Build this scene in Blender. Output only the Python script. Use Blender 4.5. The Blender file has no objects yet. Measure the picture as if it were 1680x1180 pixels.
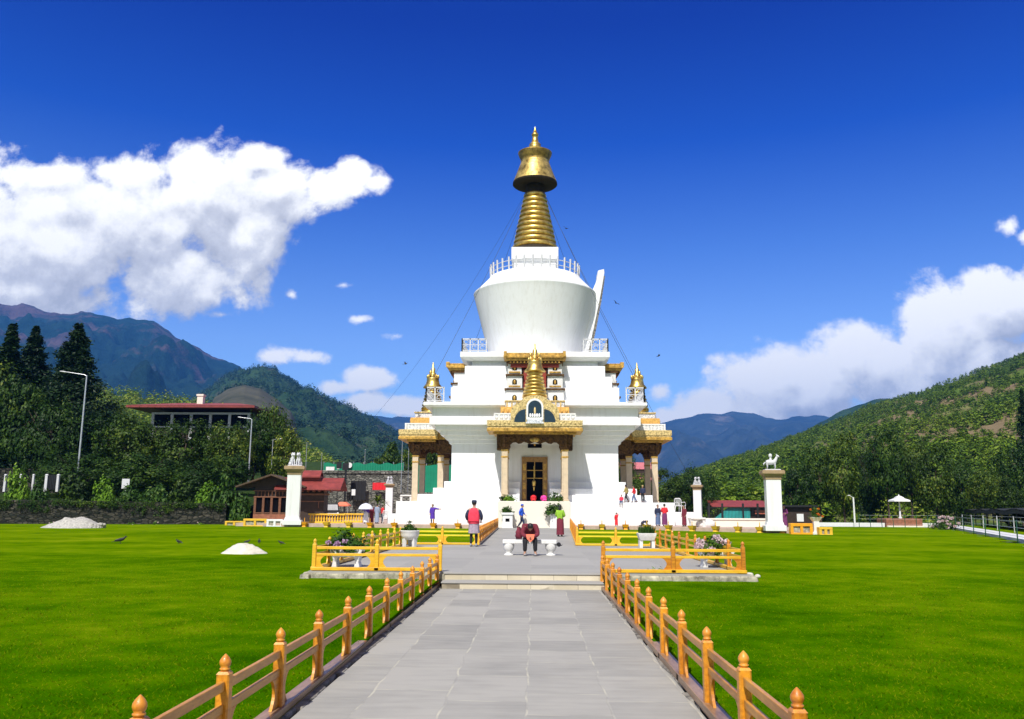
import bpy, bmesh, math, random
import numpy as np
from mathutils import Matrix, Vector, noise as mnoise
rad = math.radians
sc = bpy.context.scene
COL = sc.collection
random.seed(7)

# ------------------------------------------------------------------ camera model (used to lay the place out from eye level)
FPX = 1400.0; TH = math.atan(244/1400); PSI = rad(1.47); ROLL = rad(0.35); EYE = 1.7
Fv = Vector((-math.sin(PSI)*math.cos(TH), math.cos(PSI)*math.cos(TH), math.sin(TH)))
R0 = Vector((math.cos(PSI), math.sin(PSI), 0)); U0 = R0.cross(Fv)
Rv = R0*math.cos(ROLL)+U0*math.sin(ROLL); Uv = U0*math.cos(ROLL)-R0*math.sin(ROLL)
def ray(x, y): return Fv + Rv*((x-840)/FPX) + Uv*((590-y)/FPX)
def P(x, y, Y):
    d = ray(x, y); t = Y/d.y; return Vector((d.x*t, Y, EYE+d.z*t))
def G(x, y, z=0.0):
    d = ray(x, y); t = (z-EYE)/d.z; return Vector((d.x*t, d.y*t, z))
def PX(p):
    q = Vector(p)-Vector((0, 0, EYE)); w = q.dot(Fv); return 840+FPX*q.dot(Rv)/w, 590-FPX*q.dot(Uv)/w
def lawn_z(y):
    t = max(0, min(1, (y-3)/15)); return .15*t*t*(3-2*t)
def GL(x, y):
    z = 0.1
    for _ in range(4): z = lawn_z(G(x, y, z).y)
    return G(x, y, z)
def XZ(x, Y): return P(x, 834, Y).x

# ------------------------------------------------------------------ materials
def nd(nt, t, **k):
    n = nt.nodes.new(t)
    for a, b in k.items(): setattr(n, a, b)
    return n
def new_mat(name):
    m = bpy.data.materials.new(name); m.use_nodes = True; nt = m.node_tree
    return m, nt, nt.nodes['Principled BSDF']
def ramp(nt, stops):
    r = nd(nt, 'ShaderNodeValToRGB'); e = r.color_ramp.elements
    while len(e) < len(stops): e.new(0.5)
    for i, (p, c) in enumerate(stops):
        e[i].position = p; e[i].color = (c[0], c[1], c[2], 1)
    return r
def mat(name, c, rough=0.7, metal=0.0, var=0.15, scale=3.0, bump=0.0, bscale=40.0, c2=None, spec=0.5, coat=0.0):
    m, nt, b = new_mat(name); L = nt.links
    tc = nd(nt, 'ShaderNodeTexCoord')
    n1 = nd(nt, 'ShaderNodeTexNoise'); n1.inputs['Scale'].default_value = scale; n1.inputs['Detail'].default_value = 6; n1.inputs['Roughness'].default_value = 0.65
    L.new(tc.outputs['Object'], n1.inputs['Vector'])
    lo = tuple(max(0, x*(1-var)) for x in c); hi = tuple(min(1, x*(1+var)) for x in (c2 or c))
    r = ramp(nt, [(0.3, lo), (0.7, hi)]); L.new(n1.outputs['Fac'], r.inputs['Fac'])
    L.new(r.outputs['Color'], b.inputs['Base Color'])
    b.inputs['Roughness'].default_value = rough; b.inputs['Metallic'].default_value = metal
    b.inputs['Specular IOR Level'].default_value = spec
    b.inputs['Coat Weight'].default_value = coat
    if bump:
        n2 = nd(nt, 'ShaderNodeTexNoise'); n2.inputs['Scale'].default_value = bscale; n2.inputs['Detail'].default_value = 4
        L.new(tc.outputs['Object'], n2.inputs['Vector'])
        bp = nd(nt, 'ShaderNodeBump'); bp.inputs['Strength'].default_value = bump; bp.inputs['Distance'].default_value = 0.02
        L.new(n2.outputs['Fac'], bp.inputs['Height']); L.new(bp.outputs['Normal'], b.inputs['Normal'])
    return m
def leaf_mat(name, c1, c2, c3=None, tr=0.25, scale=0.35):
    m, nt, b = new_mat(name); L = nt.links
    geo = nd(nt, 'ShaderNodeNewGeometry'); oi = nd(nt, 'ShaderNodeObjectInfo')
    n = nd(nt, 'ShaderNodeTexNoise'); n.inputs['Scale'].default_value = scale; n.inputs['Detail'].default_value = 3
    L.new(geo.outputs['Position'], n.inputs['Vector'])
    a = nd(nt, 'ShaderNodeMath', operation='MULTIPLY_ADD'); a.inputs[1].default_value = 0.5; L.new(geo.outputs['Random Per Island'], a.inputs[0])
    a2 = nd(nt, 'ShaderNodeMath', operation='MULTIPLY_ADD'); a2.inputs[1].default_value = 0.9; a2.inputs[2].default_value = -0.35; L.new(n.outputs['Fac'], a2.inputs[0]); L.new(a2.outputs[0], a.inputs[2])
    a3 = nd(nt, 'ShaderNodeMath', operation='MULTIPLY_ADD'); a3.inputs[1].default_value = 0.25; L.new(oi.outputs['Random'], a3.inputs[0]); L.new(a.outputs[0], a3.inputs[2])
    r = ramp(nt, [(0.15, c1), (0.65, c2), (0.95, c3 or c2)]); L.new(a3.outputs[0], r.inputs['Fac'])
    L.new(r.outputs['Color'], b.inputs['Base Color']); b.inputs['Roughness'].default_value = 0.55; b.inputs['Specular IOR Level'].default_value = 0.25
    t = nd(nt, 'ShaderNodeBsdfTranslucent'); L.new(r.outputs['Color'], t.inputs['Color'])
    mx = nd(nt, 'ShaderNodeMixShader'); mx.inputs[0].default_value = tr
    L.new(b.outputs[0], mx.inputs[1]); L.new(t.outputs[0], mx.inputs[2]); L.new(mx.outputs[0], nt.nodes['Material Output'].inputs['Surface'])
    return m
M = {}
M['white'] = mat('white_plaster', (.795, .80, .805), .85, var=.02, scale=1.2, bump=.15, bscale=6)
M['drum'] = mat('drum_plaster', (.79, .80, .81), .8, var=.03, scale=.6, bump=.1, bscale=4)
def streaky(m):
    nt = m.node_tree; L = nt.links; b = nt.nodes['Principled BSDF']; src = b.inputs['Base Color'].links[0].from_socket
    tc = nd(nt, 'ShaderNodeTexCoord'); mp = nd(nt, 'ShaderNodeMapping'); mp.inputs['Scale'].default_value = (2.2, 2.2, .16); L.new(tc.outputs['Object'], mp.inputs['Vector'])
    n = nd(nt, 'ShaderNodeTexNoise'); n.inputs['Scale'].default_value = 1.6; n.inputs['Detail'].default_value = 7; n.inputs['Roughness'].default_value = .7; L.new(mp.outputs[0], n.inputs['Vector'])
    r = ramp(nt, [(.34, (.93, .92, .90)), (.5, (1, 1, 1))]); L.new(n.outputs['Fac'], r.inputs['Fac'])
    x = nd(nt, 'ShaderNodeMix', data_type='RGBA', blend_type='MULTIPLY'); x.inputs[0].default_value = 1; L.new(src, x.inputs[6]); L.new(r.outputs['Color'], x.inputs[7]); L.new(x.outputs[2], b.inputs['Base Color'])
streaky(M['white']); streaky(M['drum'])
M['cream'] = mat('cream_plaster', (.80, .74, .64), .85, var=.03, scale=1.5)
M['whitepaint'] = mat('white_paint', (.78, .78, .77), .6, var=.06, scale=5)
M['marble'] = mat('white_cement', (.74, .73, .70), .7, var=.12, scale=9, bump=.2)
M['greywhite'] = mat('weathered_white', (.62, .62, .64), .8, var=.12, scale=7)
M['gold'] = mat('gilded_metal', (.60, .34, .075), .36, metal=.85, var=.35, scale=2.2, bump=.12, bscale=5, c2=(.86, .55, .16))
M['canopyrim'] = mat('dark_gilding', (.13, .085, .02), .5, metal=.6, var=.5, scale=2.5, bump=.3, c2=(.32, .21, .05))
M['brassdark'] = mat('shaded_dirty_brass', (.030, .020, .008), .8, metal=.3, var=.5, scale=2.5, bump=.2)  # dark colour paints in shade and dirt of ring grooves, shade under canopy
M['goldrough'] = mat('weathered_gilding', (.30, .20, .05), .45, metal=.75, var=.5, scale=1.8, bump=.3, bscale=9, c2=(.72, .48, .14))
M['goldpaint'] = mat('gold_paint', (.34, .185, .03), .5, metal=.25, var=.5, c2=(.56, .33, .06), scale=4, bump=.3, bscale=20)
M['goldpale'] = mat('pale_gold_paint', (.36, .26, .09), .55, metal=.1, var=.55, c2=(.62, .47, .20), scale=7, bump=.5, bscale=14)
M['orangepanel'] = mat('orange_relief', (.72, .40, .09), .6, var=.4, scale=5, bump=.6, bscale=9)
M['capital'] = mat('brown_capital', (.34, .24, .13), .75, var=.2, scale=3, bump=.2)
M['tan'] = mat('tan_stone', (.60, .48, .33), .75, var=.12, scale=3, bump=.2, bscale=20)
M['carved'] = mat('dark_carved_wood', (.035, .018, .008), .7, var=.7, scale=7, bump=1.0, bscale=12, c2=(.11, .055, .016), spec=.2)
M['redwood'] = mat('red_lacquer', (.30, .035, .015), .55, var=.35, scale=6, bump=.4)
M['door'] = mat('door_wood', (.30, .155, .035), .5, var=.35, scale=6, bump=.4)
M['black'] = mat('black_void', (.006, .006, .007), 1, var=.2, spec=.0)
M['glass'] = mat('dark_glass', (.008, .018, .03), .12, var=.4, spec=.8)
M['niche'] = mat('dark_teal_recess', (.008, .03, .05), .35, var=.4)
M['bluetile'] = mat('blue_white_panel', (.42, .50, .62), .6, var=.5, scale=9, c2=(.72, .74, .78))
M['wood'] = None
M['iron'] = mat('black_iron', (.012, .012, .014), .5, var=.3)
M['steel'] = mat('galvanised_steel', (.55, .56, .58), .4, metal=.7, var=.1)
M['wire'] = mat('steel_wire', (.03, .04, .07), .5, var=.1)
M['stonewall'] = None
M['redroof'] = mat('red_roof_sheet', (.24, .040, .032), .6, var=.35, scale=1.6)
M['pinkroof'] = mat('faded_red_roof', (.52, .16, .17), .55, var=.2, scale=1)
M['darkwood'] = mat('dark_timber', (.035, .02, .012), .7, var=.4, scale=4)
M['brownwood'] = mat('brown_timber', (.16, .065, .03), .6, var=.35, scale=5)
M['teal'] = mat('teal_sheet', (.03, .36, .34), .5, var=.25, scale=1)
M['greensheet'] = mat('green_sheet', (.008, .24, .13), .5, var=.15, scale=.7)
M['brick'] = mat('brick_base', (.28, .11, .06), .85, var=.35, scale=4, bump=.4)
M['sand'] = mat('pale_sand', (.62, .58, .48), .95, var=.2, scale=6, bump=.9, bscale=25)
M['rubble'] = mat('grey_gravel', (.42, .40, .36), .95, var=.4, scale=7, bump=1.0, bscale=12)
M['yellow'] = mat('yellow_paint', (.78, .47, .03), .55, var=.18, scale=3)
M['orange'] = mat('orange_paint', (.85, .36, .01), .5, var=.18, scale=3)
M['bark'] = mat('bark', (.10, .07, .05), .9, var=.4, scale=5, bump=.6, bscale=12)
M['skin'] = mat('skin', (.42, .23, .15), .55, var=.06)
M['eye'] = mat('eye', (.02, .015, .01), .3, var=.1)
M['lip'] = mat('lip', (.32, .10, .08), .5, var=.1)
M['hair'] = mat('black_hair', (.012, .010, .010), .5, var=.3, scale=30)
M['shoe'] = mat('grey_shoe', (.30, .30, .31), .6, var=.2)
M['darkshoe'] = mat('dark_shoe', (.03, .025, .025), .6, var=.2)
def cloth(name, c, var=.12): return mat(name, c, .85, var=var, scale=14, bump=.25, bscale=30)
M['redcloth'] = cloth('red_cloth', (.72, .045, .085)); M['maroon'] = cloth('maroon_cloth', (.17, .018, .035), .25)
M['crimson'] = cloth('crimson_cloth', (.70, .02, .03)); M['pink'] = cloth('pink_cloth', (.85, .06, .36))
M['mauve'] = cloth('mauve_check', (.36, .29, .35), .3); M['blackcloth'] = cloth('black_cloth', (.012, .012, .015))
M['blue'] = cloth('blue_cloth', (.02, .10, .62)); M['purple'] = cloth('purple_cloth', (.09, .03, .38)); M['navy'] = cloth('navy_cloth', (.02, .028, .07), .3)
M['denim'] = cloth('denim', (.10, .15, .28)); M['greycloth'] = cloth('blue_grey_cloth', (.26, .31, .42)); M['leafcloth'] = cloth('leaf_green_cloth', (.26, .48, .03))
M['whitecloth'] = cloth('white_cloth', (.72, .74, .82), .06); M['salmon'] = cloth('salmon_cloth', (.80, .20, .11)); M['plum'] = cloth('plum_cloth', (.16, .03, .12), .25)
M['khaki'] = cloth('khaki_cloth', (.42, .34, .12))
M['crow'] = mat('crow_feathers', (.012, .012, .014), .45, var=.3)
M['soil'] = mat('soil', (.05, .035, .022), .95, var=.4)
M['treeA'] = leaf_mat('broadleaf_foliage', (.006, .024, .002), (.032, .080, .005), (.14, .20, .015))
M['treeB'] = leaf_mat('olive_foliage', (.011, .034, .003), (.062, .115, .006), (.28, .30, .03))
M['treeC'] = leaf_mat('conifer_foliage', (.004, .017, .005), (.012, .038, .008), (.030, .070, .012), tr=.10)
M['bushleaf'] = leaf_mat('shrub_foliage', (.018, .055, .006), (.055, .13, .012), (.20, .25, .02), scale=5)
M['brightleaf'] = leaf_mat('bright_foliage', (.05, .13, .006), (.14, .28, .012), (.30, .42, .02), scale=6)
M['forestleaf'] = leaf_mat('hill_foliage', (.045, .110, .003), (.18, .27, .012), (.48, .44, .08), tr=.25, scale=.03)
M['petal'] = leaf_mat('pale_pink_petals', (.62, .42, .44), (.75, .60, .60), (.80, .74, .72), tr=.2, scale=9)
M['petalmauve'] = leaf_mat('mauve_petals', (.42, .24, .42), (.62, .42, .60), tr=.2, scale=9)
M['petalyellow'] = leaf_mat('yellow_petals', (.75, .50, .02), (.82, .66, .05), tr=.2, scale=9)

def wood_mat(name, c1, c2):
    m, nt, b = new_mat(name); L = nt.links
    tc = nd(nt, 'ShaderNodeTexCoord'); mp = nd(nt, 'ShaderNodeMapping'); mp.inputs['Scale'].default_value = (2.5, 14, 14)
    geo = nd(nt, 'ShaderNodeNewGeometry'); oi = nd(nt, 'ShaderNodeObjectInfo')
    L.new(tc.outputs['Object'], mp.inputs['Vector'])
    va = nd(nt, 'ShaderNodeVectorMath', operation='ADD'); L.new(mp.outputs[0], va.inputs[0]); L.new(oi.outputs['Location'], va.inputs[1])
    n = nd(nt, 'ShaderNodeTexNoise'); n.inputs['Scale'].default_value = 2; n.inputs['Detail'].default_value = 7; n.inputs['Roughness'].default_value = .7
    L.new(va.outputs[0], n.inputs['Vector'])
    n2 = nd(nt, 'ShaderNodeTexNoise'); n2.inputs['Scale'].default_value = 1.1; n2.inputs['Detail'].default_value = 4
    L.new(geo.outputs['Position'], n2.inputs['Vector'])
    a = nd(nt, 'ShaderNodeMath', operation='ADD'); L.new(n.outputs['Fac'], a.inputs[0]); L.new(n2.outputs['Fac'], a.inputs[1])
    h = nd(nt, 'ShaderNodeMath', operation='MULTIPLY'); h.inputs[1].default_value = .5; L.new(a.outputs[0], h.inputs[0])
    r = ramp(nt, [(0.34, c1), (0.62, c2)]); L.new(h.outputs[0], r.inputs['Fac']); L.new(r.outputs['Color'], b.inputs['Base Color'])
    b.inputs['Roughness'].default_value = .42; b.inputs['Coat Weight'].default_value = .15
    bp = nd(nt, 'ShaderNodeBump'); bp.inputs['Strength'].default_value = .25; bp.inputs['Distance'].default_value = .01
    L.new(n.outputs['Fac'], bp.inputs['Height']); L.new(bp.outputs['Normal'], b.inputs['Normal'])
    return m
M['wood'] = wood_mat('varnished_orange_wood', (.36, .105, .006), (.80, .345, .018))
M['woodyellow'] = wood_mat('yellow_varnished_wood', (.66, .31, .006), (.90, .56, .035))
M['railwood'] = wood_mat('weathered_rail_wood', (.30, .10, .010), (.70, .33, .045))
M['sillwood'] = wood_mat('grey_brown_sill_wood', (.16, .085, .045), (.40, .24, .13))
M['finial'] = wood_mat('red_orange_finial_wood', (.42, .11, .008), (.78, .33, .03))
M['backfence'] = wood_mat('bright_yellow_fence_wood', (.66, .50, .008), (.82, .70, .02))

def slab_mat(name, sx, sy, cA, cB, cM, mortar=.012, stain=.62, rough=.75):
    m, nt, b = new_mat(name); L = nt.links
    tc = nd(nt, 'ShaderNodeTexCoord')
    wn = nd(nt, 'ShaderNodeTexNoise'); wn.inputs['Scale'].default_value = 1.3; wn.inputs['Detail'].default_value = 2
    L.new(tc.outputs['Object'], wn.inputs['Vector'])
    wv = nd(nt, 'ShaderNodeVectorMath', operation='MULTIPLY_ADD'); wv.inputs[1].default_value = (.11, .11, 0); L.new(wn.outputs['Color'], wv.inputs[0]); L.new(tc.outputs['Object'], wv.inputs[2])
    rot = nd(nt, 'ShaderNodeMapping'); rot.inputs['Rotation'].default_value = (0, 0, rad(90)); L.new(wv.outputs[0], rot.inputs['Vector'])
    def brick(bw, rh, off, freq):
        k = nd(nt, 'ShaderNodeTexBrick'); k.inputs['Scale'].default_value = 1; k.inputs['Brick Width'].default_value = bw; k.inputs['Row Height'].default_value = rh
        k.inputs['Mortar Size'].default_value = mortar; k.inputs['Mortar Smooth'].default_value = .4; k.offset = off; k.offset_frequency = freq; k.squash = .7; k.squash_frequency = 3
        k.inputs['Color1'].default_value = (0, 0, 0, 1); k.inputs['Color2'].default_value = (1, 1, 1, 1); k.inputs['Mortar'].default_value = (.5, .5, .5, 1); k.inputs['Bias'].default_value = 0
        L.new(rot.outputs[0], k.inputs['Vector']); return k
    k = brick(sx, sy, .37, 2)
    n = nd(nt, 'ShaderNodeTexNoise'); n.inputs['Scale'].default_value = .9; n.inputs['Detail'].default_value = 8; n.inputs['Roughness'].default_value = .62
    L.new(tc.outputs['Object'], n.inputs['Vector'])
    mp = nd(nt, 'ShaderNodeMapping'); mp.inputs['Scale'].default_value = (1.2, 6, 1); L.new(tc.outputs['Object'], mp.inputs['Vector'])
    n3 = nd(nt, 'ShaderNodeTexNoise'); n3.inputs['Scale'].default_value = 1.4; n3.inputs['Detail'].default_value = 5; L.new(mp.outputs[0], n3.inputs['Vector'])
    s = nd(nt, 'ShaderNodeMath', operation='MULTIPLY_ADD'); s.inputs[1].default_value = stain; L.new(n.outputs['Fac'], s.inputs[0])
    g = nd(nt, 'ShaderNodeSeparateColor'); L.new(k.outputs['Color'], g.inputs[0])
    s0 = nd(nt, 'ShaderNodeMath', operation='MULTIPLY_ADD'); s0.inputs[1].default_value = .30; L.new(g.outputs[0], s0.inputs[0])
    s3 = nd(nt, 'ShaderNodeMath', operation='MULTIPLY'); s3.inputs[1].default_value = .44; L.new(n3.outputs['Fac'], s3.inputs[0]); L.new(s3.outputs[0], s0.inputs[2])
    L.new(s0.outputs[0], s.inputs[2])
    r = ramp(nt, [(0.3, cA), (0.85, cB)]); L.new(s.outputs[0], r.inputs['Fac'])
    nm = nd(nt, 'ShaderNodeTexNoise'); nm.inputs['Scale'].default_value = 2.3; nm.inputs['Detail'].default_value = 3; L.new(tc.outputs['Object'], nm.inputs['Vector'])
    mr = nd(nt, 'ShaderNodeMapRange'); mr.inputs[1].default_value = .42; mr.inputs[2].default_value = .62; L.new(nm.outputs['Fac'], mr.inputs[0])
    mf0 = nd(nt, 'ShaderNodeMath', operation='MULTIPLY'); L.new(k.outputs['Fac'], mf0.inputs[0]); L.new(mr.outputs[0], mf0.inputs[1])
    mf = nd(nt, 'ShaderNodeMath', operation='MULTIPLY'); L.new(mf0.outputs[0], mf.inputs[0]); mf.inputs[1].default_value = .85
    mx = nd(nt, 'ShaderNodeMix', data_type='RGBA'); L.new(mf.outputs[0], mx.inputs[0]); L.new(r.outputs['Color'], mx.inputs[6]); mx.inputs[7].default_value = (*cM, 1)
    L.new(mx.outputs[2], b.inputs['Base Color']); b.inputs['Roughness'].default_value = rough; b.inputs['Specular IOR Level'].default_value = .3
    hh = nd(nt, 'ShaderNodeMath', operation='MULTIPLY_ADD'); hh.inputs[1].default_value = -.6; L.new(k.outputs['Fac'], hh.inputs[0]); L.new(n.outputs['Fac'], hh.inputs[2])
    bp = nd(nt, 'ShaderNodeBump'); bp.inputs['Strength'].default_value = .3; bp.inputs['Distance'].default_value = .02
    L.new(hh.outputs[0], bp.inputs['Height']); L.new(bp.outputs['Normal'], b.inputs['Normal'])
    return m
M['slab'] = slab_mat('grey_stone_slabs', 1.15, .72, (.215, .212, .196), (.375, .36, .322), (.50, .475, .38))
M['plaza'] = slab_mat('grey_plaza_slabs', 2.2, 1.6, (.29, .283, .262), (.385, .373, .343), (.42, .395, .34), mortar=.008, stain=.35)
M['riser'] = slab_mat('beige_step_blocks', .5, .5, (.40, .34, .22), (.70, .63, .48), (.16, .13, .09), mortar=.008)
M['kerb'] = mat('rough_kerb_stone', (.17, .16, .115), .9, var=.5, scale=5, bump=.9, bscale=9, c2=(.40, .37, .28))
M['edging'] = mat('dark_edging_stone', (.05, .048, .04), .9, var=.6, scale=6, bump=.8, bscale=9, c2=(.22, .20, .17))
M['terrace'] = mat('pinkish_paving', (.50, .37, .30), .85, var=.16, scale=2.5, bump=.2)

def stone_wall_mat(name, c1, c2, cm, scale=1.6):
    m, nt, b = new_mat(name); L = nt.links
    tc = nd(nt, 'ShaderNodeTexCoord'); mp = nd(nt, 'ShaderNodeMapping'); mp.inputs['Scale'].default_value = (1, 1, 2.4)
    L.new(tc.outputs['Object'], mp.inputs['Vector'])
    v = nd(nt, 'ShaderNodeTexVoronoi'); v.inputs['Scale'].default_value = scale; L.new(mp.outputs[0], v.inputs['Vector'])
    v2 = nd(nt, 'ShaderNodeTexVoronoi', feature='DISTANCE_TO_EDGE'); v2.inputs['Scale'].default_value = scale; L.new(mp.outputs[0], v2.inputs['Vector'])
    g = nd(nt, 'ShaderNodeSeparateColor'); L.new(v.outputs['Color'], g.inputs[0])
    n = nd(nt, 'ShaderNodeTexNoise'); n.inputs['Scale'].default_value = 5; n.inputs['Detail'].default_value = 5; L.new(tc.outputs['Object'], n.inputs['Vector'])
    a = nd(nt, 'ShaderNodeMath', operation='MULTIPLY'); L.new(g.outputs[0], a.inputs[0]); L.new(n.outputs['Fac'], a.inputs[1])
    r = ramp(nt, [(.05, c1), (.55, c2)]); L.new(a.outputs[0], r.inputs['Fac'])
    e = nd(nt, 'ShaderNodeMapRange'); e.inputs[1].default_value = .02; e.inputs[2].default_value = .1; L.new(v2.outputs['Distance'], e.inputs[0])
    mx = nd(nt, 'ShaderNodeMix', data_type='RGBA'); L.new(e.outputs[0], mx.inputs[0]); mx.inputs[6].default_value = (*cm, 1); L.new(r.outputs['Color'], mx.inputs[7])
    L.new(mx.outputs[2], b.inputs['Base Color']); b.inputs['Roughness'].default_value = .9
    bp = nd(nt, 'ShaderNodeBump'); bp.inputs['Strength'].default_value = 1; bp.inputs['Distance'].default_value = .08
    L.new(e.outputs[0], bp.inputs['Height']); L.new(bp.outputs['Normal'], b.inputs['Normal'])
    return m
M['stonewall'] = stone_wall_mat('mossy_stone_wall', (.008, .012, .006), (.075, .066, .048), (.003, .004, .002), 2.2)
M['greywall'] = stone_wall_mat('grey_stone_wall', (.10, .10, .085), (.30, .29, .25), (.04, .04, .035), 1.8)

def lawn_mat(blade=False):
    m, nt, b = new_mat('grass_blades' if blade else 'mown_lawn'); L = nt.links
    geo = nd(nt, 'ShaderNodeNewGeometry')
    def no(s, d, r=.6):
        n = nd(nt, 'ShaderNodeTexNoise'); n.inputs['Scale'].default_value = s; n.inputs['Detail'].default_value = d; n.inputs['Roughness'].default_value = r
        L.new(geo.outputs['Position'], n.inputs['Vector']); return n.outputs['Fac']
    mp = nd(nt, 'ShaderNodeMapping'); mp.inputs['Scale'].default_value = (.05, .32, 1); L.new(geo.outputs['Position'], mp.inputs['Vector'])
    st = nd(nt, 'ShaderNodeTexNoise'); st.inputs['Scale'].default_value = 1; st.inputs['Detail'].default_value = 5; L.new(mp.outputs[0], st.inputs['Vector'])
    a, c, d = no(.21, 4), no(1.5, 7), no(28, 5, .8)
    def ma(x, k, y):
        q = nd(nt, 'ShaderNodeMath', operation='MULTIPLY_ADD'); L.new(x, q.inputs[0]); q.inputs[1].default_value = k
        if isinstance(y, float): q.inputs[2].default_value = y
        else: L.new(y, q.inputs[2])
        return q.outputs[0]
    s = ma(a, 1.05, ma(c, .70, ma(st.outputs['Fac'], .42, ma(d, .40, -.77))))
    if blade:
        s = ma(geo.outputs['Random Per Island'], .35, ma(s, 1.0, .06))
    r = ramp(nt, [(.22, (.012, .072, .0)), (.46, (.046, .148, .0)), (.70, (.110, .220, .0)), (.92, (.23, .29, .006))]); L.new(s, r.inputs['Fac'])
    # yellower turf colour blended in towards the stupa
    sp = nd(nt, 'ShaderNodeSeparateXYZ'); L.new(geo.outputs['Position'], sp.inputs[0])
    mr = nd(nt, 'ShaderNodeMapRange'); mr.inputs[1].default_value = 9; mr.inputs[2].default_value = 40; mr.inputs[4].default_value = .85; L.new(sp.outputs['Y'], mr.inputs[0])
    mx = nd(nt, 'ShaderNodeMix', data_type='RGBA', blend_type='MIX'); L.new(mr.outputs[0], mx.inputs[0]); L.new(r.outputs['Color'], mx.inputs[6])
    r2 = ramp(nt, [(.22, (.050, .125, .0)), (.52, (.125, .210, .0)), (.88, (.24, .28, .006))]); L.new(s, r2.inputs['Fac']); L.new(r2.outputs['Color'], mx.inputs[7])
    L.new(mx.outputs[2], b.inputs['Base Color']); b.inputs['Roughness'].default_value = .9; b.inputs['Specular IOR Level'].default_value = .0
    if blade:
        t = nd(nt, 'ShaderNodeBsdfTranslucent'); L.new(mx.outputs[2], t.inputs['Color'])
        ms = nd(nt, 'ShaderNodeMixShader'); ms.inputs[0].default_value = .45
        L.new(b.outputs[0], ms.inputs[1]); L.new(t.outputs[0], ms.inputs[2]); L.new(ms.outputs[0], nt.nodes['Material Output'].inputs['Surface'])
    else:
        bp = nd(nt, 'ShaderNodeBump'); bp.inputs['Strength'].default_value = .7; bp.inputs['Distance'].default_value = .05
        L.new(d, bp.inputs['Height']); L.new(bp.outputs['Normal'], b.inputs['Normal'])
    return m
M['lawn'] = lawn_mat(); M['blade'] = lawn_mat(True)

def hill_mat(name, lo, hi, rock, scale, rockbias, bscale=.02, bdist=20, zr=None):
    m, nt, b = new_mat(name); L = nt.links
    geo = nd(nt, 'ShaderNodeNewGeometry')
    def no(s, d):
        n = nd(nt, 'ShaderNodeTexNoise'); n.inputs['Scale'].default_value = s; n.inputs['Detail'].default_value = d; n.inputs['Roughness'].default_value = .65
        L.new(geo.outputs['Position'], n.inputs['Vector']); return n.outputs['Fac']
    a, c = no(scale, 8), no(bscale, 6)
    r = ramp(nt, [(.35, lo), (.65, hi)]); L.new(c, r.inputs['Fac'])
    if zr:   # bare rock grows more common with height
        sz = nd(nt, 'ShaderNodeSeparateXYZ'); L.new(geo.outputs['Position'], sz.inputs[0])
        hz = nd(nt, 'ShaderNodeMapRange'); L.new(sz.outputs['Z'], hz.inputs[0]); hz.inputs[1].default_value = zr[0]; hz.inputs[2].default_value = zr[1]; hz.inputs[3].default_value = -.12; hz.inputs[4].default_value = .12
        ad = nd(nt, 'ShaderNodeMath', operation='ADD'); L.new(a, ad.inputs[0]); L.new(hz.outputs[0], ad.inputs[1]); a = ad.outputs[0]
    mr = nd(nt, 'ShaderNodeMapRange'); mr.inputs[1].default_value = rockbias; mr.inputs[2].default_value = rockbias+.1; L.new(a, mr.inputs[0])
    mx = nd(nt, 'ShaderNodeMix', data_type='RGBA'); L.new(mr.outputs[0], mx.inputs[0]); L.new(r.outputs['Color'], mx.inputs[6])
    r3 = ramp(nt, [(.3, tuple(x*.55 for x in rock)), (.7, rock)]); L.new(c, r3.inputs['Fac']); L.new(r3.outputs['Color'], mx.inputs[7])
    L.new(mx.outputs[2], b.inputs['Base Color']); b.inputs['Roughness'].default_value = .95; b.inputs['Specular IOR Level'].default_value = .1
    bp = nd(nt, 'ShaderNodeBump'); bp.inputs['Strength'].default_value = 1; bp.inputs['Distance'].default_value = bdist
    L.new(c, bp.inputs['Height']); L.new(bp.outputs['Normal'], b.inputs['Normal'])
    return m

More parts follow.
